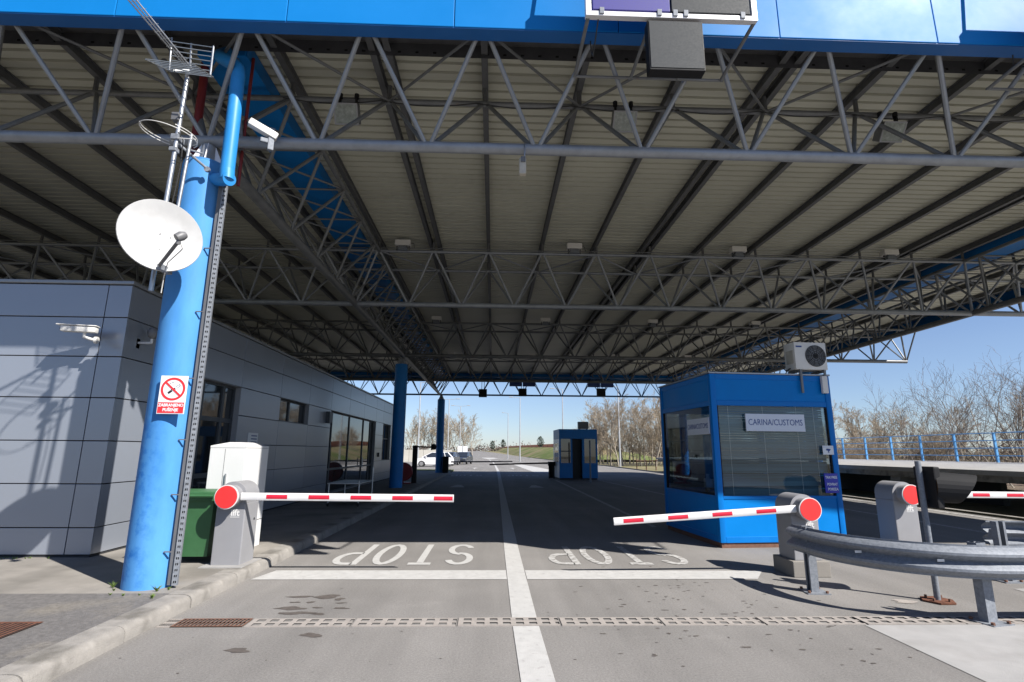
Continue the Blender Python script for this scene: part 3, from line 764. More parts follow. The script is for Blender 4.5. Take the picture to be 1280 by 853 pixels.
t = thing("ring_antenna", "thin white open ring radio antenna halfway up the mast", "antenna", (-3.84, 5.75, 5.2))
m = MB(); C0 = Vector((-3.85, 5.72, 5.21))
def ringpt(a, r=.30, dz=0): return C0+Vector((r*math.cos(a), r*.9*math.sin(a), -.05*math.cos(a)+dz))
m.path([ringpt(R(a)) for a in range(115, 425, 10)], .0055, 6)
m.path([ringpt(R(a), .30, .035) for a in range(-50, 66, 10)], .0055, 6); m.path([ringpt(R(a), .30, .035) for a in range(118, 215, 10)], .0055, 6)
m.make("ring", "white_plastic", t)
m = MB(); m.tube(C0+Vector((.28, .05, -.02)), (-3.83, 5.8, 5.22), .008, 6); m.tube(C0+Vector((-.02, .1, -.02)), C0+Vector((.03, .1, .03)), .014, 6); m.make("holder", "white_plastic", t)

t = thing("rain_pipe", "bright blue rain downpipe bending into the near column top", "downpipe", (-3.35, 6.1, 5.0))
m = MB(); m.path([(-3.74, 6.52, 7.0), (-3.70, 6.25, 6.72), (-3.62, 6.16, 6.62), (-3.40, 6.09, 6.46), (-3.345, 6.07, 6.40), (-3.325, 6.06, 6.30), (-3.315, 6.06, 5.6), (-3.31, 6.06, 4.93)], .083, 18)
m.make("pipe", "pipe_blue", t, smooth=60)
m = MB(); m.path([(-3.255, 6.03, 4.83), (-3.36, 6.10, 4.86), (-3.52, 6.24, 4.93), (-3.7, 6.36, 4.98)], .082, 18); m.path([(-3.31, 6.06, 4.96), (-3.30, 6.055, 4.83)], .084, 18); m.make("elbow", "pipe_blue", t, smooth=50)
t = tag(MB().path([(-4.18, 6.75, 7.05), (-4.17, 6.75, 5.2), (-4.12, 6.72, 5.0), (-3.95, 6.6, 4.96)], .055, 14).make("red_pipe", "red_pipe"), "dark red vertical pipe behind the near column head", "pipe")
t = tag(MB().path([(-3.45, 6.62, 7.0), (-3.45, 6.62, 5.05)], .022, 8).make("red_conduit", "red_pipe"), "thin red conduit descending beside the blue downpipe", "pipe")

t = thing("cable_tray", "long perforated galvanised cable tray running up the near column", "cable tray", (-3.4, 6.22, .15))
def tray(p0, p1, w, nh):
    p0, p1 = Vector(p0), Vector(p1); d = (p1-p0); Ln = d.length; zq = d.normalized(); yq = Vector((0.28, -1, 0)); yq = (yq-zq*yq.dot(zq)).normalized(); xq = yq.cross(zq)*-1
    Mx = Matrix((( *xq[:1], zq[0], -yq[0]*-1, p0[0]), (xq[1], zq[1], yq[1], p0[1]), (xq[2], zq[2], yq[2], p0[2]), (0, 0, 0, 1)))
    ys_ = [0.]
    st = Ln/nh
    for i in range(nh): ys_ += [i*st+st*.38, i*st+st*.78]
    ys_.append(Ln)
    m = MB(); m.slotted([0, w*.22, w*.44, w*.56, w*.78, w], ys_, lambda i, j: i in (1, 3) and j % 2 == 1, .0, .012, Mx)
    def bx(x0, x1, y0, y1, z0, z1): m.hexa([Mx @ Vector(p) for p in ((x0, y0, z0), (x1, y0, z0), (x1, y1, z0), (x0, y1, z0), (x0, y0, z1), (x1, y0, z1), (x1, y1, z1), (x0, y1, z1))])
    bx(-.002, 0, 0, Ln, -.05, .001); bx(w, w+.002, 0, Ln, -.05, .001)
    return m
tray((-3.44, 6.24, .16), (-3.44, 6.24, 4.86), .05, 78).make("tray_channel", ["galvanised", "slot_shade"], t)
tray((-3.52, 6.5, 5.5), (-3.74, 6.5, 6.95), .13, 22).make("tray_channel", ["galvanised", "slot_shade"], t)
m = MB(); m.box(-3.50, -3.44, 6.26, 6.30, .16, 4.9); m.make("backing_strip", "grey_plastic", t)
m = MB()
for z in (.5, 1.1, 1.7, 2.4, 3.2, 4.0): m.box(-3.56, -3.47, 6.22, 6.235, z, z+.012)
m.make("tie_clip", "grey_plastic", t)

# security cameras and lamps
def bullet_cam(label, loc, rotz, wall_dy):
    t = thing("security_camera", label, "security camera", loc, rotz=rotz)
    m = MB(); m.box(-.24, .20, -.055, .055, -.035, .05, .02); m.make("housing", "white_plastic", t, world=False, smooth=30)
    m = MB(); m.box(-.29, .21, -.068, .068, .052, .068, .006); m.make("sun_shield", "white_plastic", t, world=False)
    m = MB(); m.tube((-.241, 0, .005), (-.25, 0, .005), .035, 16); m.make("lens", "black_plastic", t, world=False)
    m = MB(); m.path([(.05, 0, -.035), (.05, 0, -.10), (.14, 0, -.13), (.19, 0, -.14)], .022, 10); m.tube((.19, 0, -.14), (.23, 0, -.14), .05, 14); m.make("bracket", "white_plastic", t, world=False)
    return t
bullet_cam("white security camera on the front wall of the grey office", (-5.98, 7.68, 3.28), R(12), .2)
t = thing("security_camera", "white security camera hung from the truss tube beside the blue downpipe", "security camera", (-2.98, 6.2, 5.6), rotz=R(28))
m = MB(); m.box(-.20, .16, -.05, .05, -.045, .05, .018); m.make("housing", "white_plastic", t, world=False, smooth=30).rotation_euler = (0, R(20), 0)
m = MB(); m.tube((-.19, 0, .065), (-.205, 0, .07), .034, 16); m.make("lens", "black_plastic", t, world=False)
m = MB(); m.box(.05, .12, -.03, .03, -.25, .06, .008); m.box(-.04, .07, -.02, .02, -.16, -.10, .01); m.make("bracket", "galvanised", t, world=False)
t = thing("dome_camera", "small grey dome camera on a bracket on the shaded side wall", "security camera", (-5.34, 8.27, 3.36))
m = MB(); m.lathe([(.001, .10), (.05, .09), (.075, .04), (.075, 0), (.06, -.05), (.02, -.08), (.001, -.085)], (0, 0, 0), 18); m.make("dome", "grey_plastic", t, world=False, smooth=50)
m = MB(); m.box(-.22, .0, -.015, .015, -.16, -.13); m.box(-.235, -.2, -.04, .04, -.23, -.08); m.tube((0, 0, -.15), (0, 0, -.08), .02, 8); m.make("bracket", "white_plastic", t, world=False)
t = thing("motion_sensor", "small cream sensor box hanging from the front truss tube", "sensor", (.34, 6.35, 5.25))
m = MB(); m.box(-.045, .045, -.05, .03, -.10, .13, .012); m.make("case", "beige_plastic", t, world=False, smooth=30)
m = MB(); m.box(-.025, .035, -.065, -.045, .06, .14, .004); m.make("plug_box", "grey_plastic", t, world=False)
m = MB(); m.path([(.02, -.02, .12), (.03, -.03, .24), (.03, .02, .38), (-.0, .09, .36), (-.0, .1, .26)], .008, 6); m.make("hook", "steel_tube", t, world=False)

def floodlight(label, loc, sc=1., tilt=35):
    t = thing("floodlight", label, "floodlight", loc, "floodlights on the front truss"); Mr = Matrix.Rotation(R(tilt), 4, 'X')
    m = MB(); m.box(-.17, .17, -.06, .12, -.15, .14, .015); o = m.make("housing", "truss_aged", t, world=False, smooth=30); o.matrix_local = Mr
    m = MB()
    for (a, b, c, d) in ((-.175, .175, -.155, -.135), (-.175, .175, .125, .145), (-.175, -.155, -.135, .125), (.155, .175, -.135, .125)): m.box(a, b, -.072, -.058, c, d)
    o = m.make("frame", "barrier_grey", t, world=False); o.matrix_local = Mr
    m = MB(); m.box(-.155, .155, -.068, -.062, -.135, .125); o = m.make("glass", "flood_glass", t, world=False); o.matrix_local = Mr
    for s_ in (-.12, .12):
        m = MB(); m.box(s_-.012, s_+.012, -.02, .04, .08, .30); m.tube((s_, .01, .26), (s_, .01, .33), .035, 8); m.make("clamp_arm", "black_plastic", t, world=False)
    return t
floodlight("floodlight on the front truss just right of the blue downpipe", (-2.22, 7.05, 6.47))
floodlight("floodlight on the front truss below the lane signal boards", (1.9, 7.05, 6.47))
floodlight("floodlight on the front truss towards its right end", (6.0, 7.05, 6.42))
floodlight("floodlight at the far right of the front truss", (9.5, 7.05, 6.47))
proto = None
def canopy_lamp(label, loc, grp):
    global proto
    if proto is None:
        t = thing("canopy_lamp", label, "canopy lamp", loc, grp)
        m = MB(); m.box(-.2, .2, -.11, .11, .0, .15, .012); m.make("gear_box", "ac_white", t, world=False)
        m = MB(); m.hexa([(-.11, -.09, -.02), (.11, -.09, -.02), (.11, .09, -.02), (-.11, .09, -.02), (-.07, -.06, .0), (.07, -.06, .0), (.07, .06, .0), (-.07, .06, .0)])
        m.hexa([(-.13, -.10, -.13), (.13, -.10, -.13), (.13, .10, -.13), (-.13, .10, -.13), (-.10, -.08, -.02), (.10, -.08, -.02), (.10, .08, -.02), (-.10, .08, -.02)]); m.make("reflector", "galvanised", t, world=False)
        m = MB(); m.box(-.17, -.15, -.02, .02, -.12, .0); m.box(.15, .17, -.02, .02, -.12, .0); m.make("bracket", "black_plastic", t, world=False)
        proto = t
    else:
        t = copy_tree(proto); t.location = loc; t['label'] = label; t['group'] = grp
    return t
names = ["left end", "centre left", "centre right", "right end"]
for i, x in enumerate((-2.45, 2.1, 6.55, 10.75)): canopy_lamp("white canopy lamp on the second truss, %s of its row" % names[i], (x, 13.3, 6.9), "canopy lamps on the second truss")
for i, x in enumerate((-2.4, 2.1, 6.6, 10.95)): canopy_lamp("white canopy lamp on the third truss, %s of its row" % names[i], (x, 21.3, 6.88), "canopy lamps on the third truss")
for i, x in enumerate((-2.4, 2.1, 6.6, 10.95)): canopy_lamp("small pale canopy lamp on the fourth truss, %s of its row" % names[i], (x, 29.2, 6.85), "canopy lamps on the fourth truss")

# lane signal boards hung in front of the fascia
t = thing("lane_signal_board", "lane signal frame with purple and grey panels over the road", "lane signal", (2.0, 4.95, 6.4))
SY = 5.0; zz = 6.37
m = MB()
m.box(.97, 2.92, SY, SY+.07, zz, zz+.06, .004); m.box(.97, 1.03, SY, SY+.07, zz+.06, 7.5, .004); m.box(2.86, 2.92, SY, SY+.07, zz+.06, 7.5, .004); m.box(1.03, 2.86, SY, SY+.07, 7.44, 7.5, .004)
m.make("board_frame", "led_frame", t)
m = MB(); m.box(1.05, 1.925, SY+.005, SY+.11, zz+.085, 7.42, .006); m.make("display_panel", "led_purple", t)['label'] = "purple display panel"
m = MB(); m.box(1.945, 2.84, SY+.005, SY+.11, zz+.085, 7.42, .006); m.make("display_panel", "led_grey", t)['label'] = "grey display panel"
m = MB(); m.box(1.66, 2.28, SY+.0, SY+.13, 5.70, 6.33, .008); m.make("signal_case", "black_plastic", t)
m = MB(); m.box(1.675, 2.265, SY-.006, SY+.001, 5.725, 6.315); m.make("display_panel", "led_grey", t)['label'] = "small square grey display panel below"
for x in (1.15, 1.80, 1.98, 2.1, 2.75):
    m = MB(); m.box(x-.025, x+.025, SY-.012, SY+.0, zz+.02, zz+.10, .003); m.make("clip", "galvanised", t)
for x in (1.0, 1.72, 2.89):
    m = MB(); m.path([(x, SY+.05, zz), (x-.02, 5.90, 6.30)], .022, 8); m.make("support_arm", "truss_aged", t)
m = MB(); m.tube((.96, 5.9, 6.30), (2.90, 5.9, 6.30), .018, 8); m.make("cross_bar", "truss_aged", t)
m = MB(); m.tube((2.3, 5.9, 6.3), (2.3, 5.3, 6.3), .018, 8); m.make("support_arm", "truss_aged", t)
for x in (.98, 2.9):
    m = MB(); m.path([(x, SY+.05, 7.4), (x-.5*(1 if x < 2 else -1), 5.52, 7.4)], .02, 6); m.make("stay", "truss_aged", t)
m = MB()
m.path([(1.12, SY+.06, zz), (1.10, 5.3, 6.1), (1.16, 5.7, 6.5), (1.12, 5.6, 6.9)], .008, 5); m.make("cable", "cable_dark", t)

t2 = copy_tree(t); t2.location.x += 5.45; t2['label'] = "second lane signal frame further right along the blue fascia"

# back signs hanging under the rear truss
for i, (x0, x1, z0, z1, lab) in enumerate(((-1.05, -.48, 5.33, 5.9, "leftmost square signal box hanging on the rear truss"),
        (1.76, 2.33, 5.42, 5.97, "square signal box on the rear truss above the white centre line"), (7.33, 7.95, 5.48, 6.03, "square signal box on the rear truss right of the far booth"))):
    t = thing("signal_box", lab, "lane signal", ((x0+x1)/2, 37.4, z0), "signal boxes on the rear truss")
    m = MB(); m.box(x0, x1, 37.3, 37.5, z0, z1, .02); m.make("case", "black_plastic", t)
    m = MB(); m.tube((x0+.2, 37.45, z1), (x0+.2, 37.8, 6.78), .02, 6); m.tube((x1-.2, 37.45, z1), (x1-.2, 37.8, 6.78), .02, 6); m.make("hanger", "purlin_dark", t)
    if i:
        m = MB(); m.box(x0-.65, x0+.25, 37.3, 37.45, 6.12, 6.55, .01); m.box(x0+.29, x0+1.2, 37.3, 37.45, 6.12, 6.55, .01); m.make("upper_panel", "sign_blue_ink", t)

# ------------------------------------------------------------------ grey office building
BX, BY = -5.54, 7.95
t = thing("office_building", "long low grey office clad in metal panels under the canopy", "building", (BX-4, 19, .13))
m = MB(); m.box(-16, BX-.21, BY+.21, 30.1, .0, 4.0); m.make("inner_wall", "joint_dark", t)
m = MB(); m.box(-16, BX-.06, BY+.06, BY+.2, .14, 4.05); m.make("front_backing", "joint_dark", t)
rows_z = [.16, .52, 1.11, 1.71, 2.33, 2.94, 3.54, 4.05]
front_x = [-14.0, -11.8, -9.9, -7.9, -5.89, BX]
def panel(x0, x1, y0, y1, z0, z1):
    m = MB(); m.box(x0, x1, y0, y1, z0, z1, .004); m.make("wall_panel", "acm_panel", t)
G = .007
for a, b in zip(front_x, front_x[1:]):
    for c, d in zip(rows_z, rows_z[1:]): panel(a+G, (b-G if b < BX else b), BY, BY+.035, c+G, d-G)
side_y = [BY, 9.7, 11.8, 14.0, 16.2, 18.4, 20.75, 23.1, 25.5, 27.2, 29.2, 30.1]
opens = [(9.7, 11.8, .16, 2.94), (14.0, 16.2, 2.33, 2.94), (18.4, 25.5, .16, 2.94), (27.2, 29.2, 1.11, 2.94)]
for a, b in zip(side_y, side_y[1:]):
    for c, d in zip(rows_z, rows_z[1:]):
        ym, zm = (a+b)/2, (c+d)/2
        if any(o[0] < ym < o[1] and o[2] < zm < o[3] for o in opens): continue
        panel(BX-.035, BX-.0, (a+G if a > BY else a+.037), b-G, c+G, d-G)
m = MB(); m.box(BX-.2, BX-.04, 8.2, 30.1, 2.95, 4.05); 
for (a, b) in ((8.15, 9.7), (11.8, 14.0), (16.2, 18.4), (25.5, 27.2), (29.2, 30.1)): m.box(BX-.205, BX-.045, a, b, .14, 2.949)
m.box(BX-.207, BX-.047, 14, 16.2, .14, 2.33); m.box(BX-.207, BX-.047, 27.2, 29.2, .14, 1.11)
m.make("side_backing", "joint_dark", t)
m = MB(); m.box(-16.05, BX+.035, BY-.035, 30.15, 4.055, 4.11, .01); m.make("parapet_cap", "acm_cap", t)
m = MB(); m.box(-16, BX-.012, BY+.012, 30.0, .10, .158); m.make("plinth", "joint_dark", t)
def glazed(nm, y0, y1, z0, z1, vs, hs, ww=.05, label=None):
    """recessed glazing: reveals, frame with mullions, panes"""
    xg = BX-.19
    m = MB(); m.box(xg, BX-.002, y0-.0, y0+.012, z0, z1); m.box(xg, BX-.002, y1-.012, y1, z0, z1); m.box(xg, BX-.002, y0, y1, z1-.012, z1); m.box(xg, BX-.002, y0, y1, z0-.01, z0+.012)
    rv = m.make("reveal", "reveal_grey", t)
    ysp = [y0+.012]+vs+[y1-.012]; zsp = [z0+.012]+hs+[z1-.012]
    m = MB()
    for y in ysp: m.box(xg+.02, xg+.075, max(y0+.012, y-ww/2), min(y1-.012, y+ww/2), z0+.012, z1-.012)
    for z in zsp: m.box(xg+.022, xg+.072, y0+.014, y1-.014, max(z0+.012, z-ww/2), min(z1-.012, z+ww/2))
    fr = m.make(nm, "frame_dark", t)
    for a, b in zip(ysp, ysp[1:]):
        for c, d in zip(zsp, zsp[1:]):
            m = MB(); m.box(xg+.03, xg+.042, a+.02, b-.02, c+.02, d-.02); o = m.make("pane", "window_dark", fr)
    return fr
glazed("window_frame", 9.7, 11.8, .16, 2.94, [10.5, 11.3], [1.1, 2.2], .09)
glazed("window_frame", 14.0, 16.2, 2.33, 2.94, [14.95], [], .07)
glazed("door_frame", 18.4, 25.5, .16, 2.94, [19.0, 21.3, 23.6, 24.9], [.95], .07)
glazed("window_frame", 27.2, 29.2, 1.11, 2.94, [28.0], [2.2], .06)
m = MB(); m.tube((BX-.05, 23.45, .9), (BX-.05, 23.45, 1.3), .02, 8); m.make("door_handle", "steel_tube", t)
t2 = thing("wall_lamp", "dark box lamp on the office wall left of the glass doors", "wall lamp", (BX+.07, 18.0, 2.65))
m = MB(); m.box(BX+.0, BX+.13, 17.85, 18.2, 2.48, 2.86, .01); m.make("lamp_box", "frame_dark", t2)
t2 = thing("wall_notice", "small pale blue notice on the office wall above the white cabinet", "notice", (BX+.01, 12.6, 1.85))
m = MB(); m.box(BX+.002, BX+.01, 12.35, 12.85, 1.70, 1.98); m.make("sheet", "sign_white", t2)
m = MB()
for k in range(3): m.box(BX+.0105, BX+.0115, 12.5, 12.8, 1.90-k*.07, 1.925-k*.07)
m.make("print_line", "sign_blue_ink", t2)
t2 = thing("card_reader", "small black card reader on the wall right of the doors", "card reader", (BX+.03, 26.3, 1.4))
m = MB(); m.box(BX, BX+.05, 26.2, 26.4, 1.3, 1.5, .01); m.make("reader", "black_plastic", t2)

# ------------------------------------------------------------------ near customs booth
ang = R(4.8)
BW, BD, BH = 2.36, 2.35, 3.02
t = thing("customs_booth", "near bright blue customs booth with blinds down behind its front window", "booth", (3.92, 9.43, 0), rotz=ang)
BO = Vector(t.location); BM = Matrix.Translation(BO) @ Matrix.Rotation(ang, 4, 'Z')
mk = lambda m, n, mat, p=None, **k: m.make(n, mat, p or t, world=False, **k)
m = MB(); m.box(.03, BW-.03, .03, BD-.03, -.01, .085); mk(m, "plinth", "rusty_steel")
Z0, W0, W1 = .085, .86, 2.44
# corner posts and rails, proud of the infill panels
for (x, y) in ((0, 0), (BW-.11, 0), (0, BD-.11), (BW-.11, BD-.11)):
    m = MB(); m.box(x, x+.11, y, y+.11, Z0, BH, .02); mk(m, "corner_post", "booth_frame_blue", smooth=35)
for (za, zb) in ((Z0, Z0+.10), (W0-.05, W0), (W1, W1+.09), (BH-.10, BH-.003)):
    m = MB(); m.box(.11, BW-.11, .008, .07, za, zb, .006); mk(m, "rail", "booth_frame_blue")
    m = MB(); m.box(.008, .07, .11, BD-.11, za, zb, .006); mk(m, "rail", "booth_frame_blue")
    m = MB(); m.box(BW-.07, BW-.008, .11, BD-.11, za, zb, .006); mk(m, "rail", "booth_frame_blue")
    m = MB(); m.box(.11, BW-.11, BD-.07, BD-.008, za, zb, .006); mk(m, "rail", "booth_frame_blue")
for (za, zb) in ((Z0+.10, W0-.05), (W1+.09, BH-.10)):
    m = MB(); m.box(.11, BW-.11, .02, .05, za, zb); mk(m, "infill_panel", "booth_blue")
    m = MB(); m.box(.02, .05, .11, BD-.11, za, zb); mk(m, "infill_panel", "booth_blue")
    m = MB(); m.box(BW-.05, BW-.02, .11, BD-.11, za, zb); mk(m, "infill_panel", "booth_blue")
    m = MB(); m.box(.11, BW-.11, BD-.05, BD-.02, za, zb); mk(m, "infill_panel", "booth_blue")
m = MB(); m.box(-.015, BW+.015, -.015, BD+.015, BH, BH+.03, .008); mk(m, "roof", "acm_cap")
m = MB(); m.quad((.12, .036, W0), (BW-.12, .036, W0), (BW-.12, .036, W1), (.12, .036, W1)); mk(m, "window_pane", "clear_glass")
m = MB(); m.quad((.036, .12, W0), (.036, BD-.12, W0), (.036, BD-.12, W1), (.036, .12, W1)); mk(m, "window_pane", "booth_glass")
m = MB(); m.quad((BW-.036, .12, W0), (BW-.036, BD-.12, W0), (BW-.036, BD-.12, W1), (BW-.036, .12, W1)); mk(m, "window_pane", "booth_glass")
m = MB(); m.quad((.12, BD-.036, W0), (BW-.12, BD-.036, W0), (BW-.12, BD-.036, W1), (.12, BD-.036, W1)); mk(m, "window_pane", "booth_glass")
for g4 in ((.11, .13, .015, .06), (BW-.13, BW-.11, .015, .06), (.015, .06, .11, .13), (.015, .06, BD-.13, BD-.11)):
    m = MB(); m.box(*g4, W0, W1); mk(m, "window_gasket", "black_plastic")
m = MB(); m.box(.08, BW-.08, .08, BD-.08, .3, .32); m.box(.08, BW-.08, .08, BD-.08, W1+.1, W1+.12); mk(m, "interior_floor", "interior_dark")
m = MB(); sn = 0; z = W0+.01
q = random.Random(5)
while z < W1-.02:
    tl = R(62+q.uniform(-16, 12)); dz, dy = .0245*math.sin(tl), .0245*math.cos(tl)
    sag = q.uniform(-.003, .003)
    xs_ = [.15+(BW-.3)*i/8 for i in range(9)]
    for a, b in zip(xs_, xs_[1:]):
        za = sag*math.sin(a*2.1); zb = sag*math.sin(b*2.1)
        m.quad((a, .115-dy, z-dz+za), (b, .115-dy, z-dz+zb), (b, .115+dy, z+dz+zb), (a, .115+dy, z+dz+za))
    z += .044
o = mk(m, "blind_slat", "blind_slat"); o['kind'] = 'stuff'
m = MB()
for x in (.35, 1.02, 1.68, 2.02): m.box(x, x+.004, .088, .090, W0, W1)
mk(m, "blind_cord", "white_plastic")
m = MB(); m.box(.9, 1.5, .5, .54, W0-.05, W0+.3); m.box(.3, 2.0, .9, 1.6, .78, .82); mk(m, "desk", "interior_dark")
m = MB(); m.box(.28, .30, .85, .95, .9, 1.2); m.box(.2, .26, .6, .9, .95, 1.12, .01); mk(m, "paper_tray", "white_plastic")
m = MB(); m.box(.9, 1.3, 1.1, 1.2, .5, 1.45, .03); m.box(.85, 1.35, 0.75, 1.2, .55, .63, .03); mk(m, "chair_back", "black_plastic")
m = MB(); m.box(.5, .55, 1.2, 1.75, 1.0, 1.38, .01); m.box(.52, .56, 1.45, 1.5, .82, 1.0); mk(m, "monitor", "black_plastic")
# things fixed to the booth
def on_booth(n, label, cat, p): 
    return thing(n, label, cat, BM @ Vector(p), rotz=ang)
t2 = on_booth("customs_sign", "white sign reading CARINA/CUSTOMS on the front window of the near booth", "sign", (1.19, -.012, 2.14))
m = MB(); m.box(-.57, .57, -.012, .012, -.155, .155, .004); m.make("plate", "sign_silver", t2, world=False)
text("lettering", "CARINA/CUSTOMS", .155, "sign_blue_ink", t2, facing_minus_y((0, -.0135, 0)), .0, sx=.80)
t2 = on_booth("customs_sign", "white CARINA/CUSTOMS sign seen at a slant on the booth's side window", "sign", (-.012, .55, 2.08))
m = MB(); m.box(-.012, .012, -.44, .44, -.15, .15, .004); m.make("plate", "sign_silver", t2, world=False)
text("lettering", "CARINA/CUSTOMS", .135, "sign_blue_ink", t2, facing_minus_x((-.0135, 0, 0)), .0, sx=.72)
t2 = on_booth("camera_notice", "small white camera notice at the right edge of the booth window", "sign", (2.17, -.008, 1.66))
m = MB(); m.box(-.105, .105, -.006, .006, -.08, .08, .003); m.make("plate", "sign_white", t2, world=False)
m = MB(); m.prism([(-.05, -.0075, .0), (.02, -.0075, -.02), (.045, -.0075, .012), (.05, -.0075, .02), (-.03, -.0075, .03)], (0, -.001, 0)); m.prism([(-.01, -.0075, -.012), (.0, -.0075, -.05), (.012, -.0075, -.05), (.01, -.0075, -.014)], (0, -.001, 0)); m.make("camera_symbol", "sign_blue_ink", t2, world=False)
m = MB(); m.box(-.09, .09, -.0075, -.006, .045, .065); m.make("print_line", "sign_silver", t2, world=False)
t2 = on_booth("tax_free_sign", "dark blue TAX FREE sign at the lower right of the booth window", "sign", (2.16, -.012, 1.08))
m = MB(); m.box(-.13, .13, -.008, .008, -.17, .17, .003); m.make("plate", "tax_blue", t2, world=False)
text("lettering", "TAX FREE", .062, "sign_white", t2, facing_minus_y((0, -.0095, .10)), .0016, sx=.85)
text("lettering", "POVRAT", .062, "sign_white", t2, facing_minus_y((.01, -.0095, -.02)), .0016, sx=.85)
text("lettering", "POREZA", .062, "sign_white", t2, facing_minus_y((.015, -.0095, -.105)), .0016, sx=.85)
t2 = on_booth("air_conditioner", "white air conditioner outdoor unit on the roof corner of the near booth", "air conditioner", (2.02, .12, 3.05))
m = MB(); m.box(-.32, .32, -.15, .17, .08, .60, .015); m.make("case", "ac_white", t2, world=False, smooth=35)
m = MB(); m.disc((0.09, -.152, .34), (0, -1, 0), .205, 36, .006); m.make("fan_opening", "grey_plastic", t2, world=False)
m = MB()
for r in (.05, .085, .12, .15, .175, .2): m.path([(.09+r*math.cos(a), -.165, .34+r*math.sin(a)) for a in [2*math.pi*i/28 for i in range(28)]], .004, 4, closed=True)
for k in range(10): m.tube((0.09, -.165, .34), (.09+.20*math.cos(k*.628), -.165, .34+.20*math.sin(k*.628)), .003, 4)
m.disc((0.09, -.16, .34), (0, -1, 0), .035, 14, .012); m.make("fan_guard", "black_plastic", t2, world=False)
m = MB(); m.box(-.29, -.17, -.1535, -.151, .50, .53); m.make("maker_badge", "sign_blue_ink", t2, world=False)
m = MB(); m.box(-.33, -.322, -.1, .1, .2, .45); m.make("vent_panel", "beige_plastic", t2, world=False)
for x in (-.24, .24):
    m = MB(); m.box(x-.02, x+.02, -.14, .2, .03, .075); m.box(x-.02, x+.02, -.165, -.141, -.36, .075); m.make("bracket", "truss_aged", t2, world=False)
t2 = on_booth("junction_box", "small white junction box at the top right corner of the booth", "junction box", (2.22, -.04, 2.85))
m = MB(); m.box(-.055, .055, -.03, .03, -.16, .16, .01); m.make("case", "ac_white", t2, world=False)
t2 = on_booth("power_cable", "loose cable lying on the roof edge of the near booth", "cable", (1.4, .02, 3.05))
m = MB(); m.path([(-.5, .1, .02), (-.25, .06, .03), (-.1, .04, .1), (.1, .05, .12), (.2, .1, .06), (.3, .12, .12)], .012, 6); m.make("cable", "cable_dark", t2, world=False)

# ------------------------------------------------------------------ far booth
t = thing("far_booth", "small far blue booth with an open dark doorway under the canopy end", "booth", (3.9, 31.7, 0), rotz=R(2))
w_, d_, h_ = 2.28, 2.3, 2.92
m = MB(); m.box(.03, w_-.03, .03, d_-.03, 0, .1); mk(m, "plinth", "joint_dark", t)
m = MB(); m.box(0, w_, 0, d_, 2.35, h_, .015); mk(m, "roof_band", "gutter_blue", t)
m = MB(); m.box(0, .78, 0, .05, .1, .95); m.box(1.36, w_, 0, .05, .1, .95); m.box(0, .1, 0, .06, .95, 2.35); m.box(.68, .78, 0, .06, .95, 2.35); m.box(1.36, 1.5, 0, .06, .95, 2.35); m.box(w_-.1, w_, 0, .06, .95, 2.35); mk(m, "front_wall", "gutter_blue", t)
m = MB(); m.box(.1, .68, .02, .035, .95, 2.35); mk(m, "window_pane", "window_dark", t)
m = MB(); m.box(.1, .68, .0, .05, 1.6, 1.66); mk(m, "window_bar", "frame_dark", t)
m = MB(); m.box(1.5, w_-.1, .02, .035, .95, 2.35); mk(m, "window_pane", "window_dark", t)
m = MB(); m.box(.79, 1.35, .2, .24, .1, 2.34); mk(m, "doorway", "interior_dark", t)  # near-black sheet stands in for the shade inside the open door
m = MB(); m.box(0, .05, .06, d_, .1, 2.349); mk(m, "side_wall", "sign_silver", t)
m = MB(); m.box(-.004, .0, .3, 1.9, 1.0, 2.1); mk(m, "side_window", "window_dark", t)
m = MB(); m.box(w_-.05, w_, .06, d_, .1, 2.349); m.box(.05, w_-.05, d_-.05, d_, .1, 2.349); mk(m, "back_wall", "gutter_blue", t)
t2 = thing("air_conditioner", "dark air conditioner box on top of the far booth", "air conditioner", (5.42, 32.2, h_))
m = MB(); m.box(-.31, .31, -.16, .16, .03, .46, .015); m.make("case", "grey_plastic", t2, world=False)
m = MB(); m.box(-.25, -.2, -.16, .16, 0, .03); m.box(.2, .25, -.16, .16, 0, .03); m.make("foot", "black_plastic", t2, world=False)
t2 = thing("stool", "small dark stand beside the white side of the far booth", "stand", (3.62, 33.3, 0))
m = MB(); m.box(-.22, .2, -.2, .2, .75, 1.0, .02); m.make("box", "black_plastic", t2, world=False)
for (a, b) in ((-.15, -.15), (.13, -.15), (-.15, .15), (.13, .15)):
    m = MB(); m.tube((a, b, 0), (a, b, .75), .03, 6); m.make("leg", "black_plastic", t2, world=False)
t2 = tag(MB().tube((5.16, 28.6, 0), (5.16, 28.6, 2.2), .045, 10).make("guard_post", "galvanised"), "thin grey post standing in front of the far booth", "post")

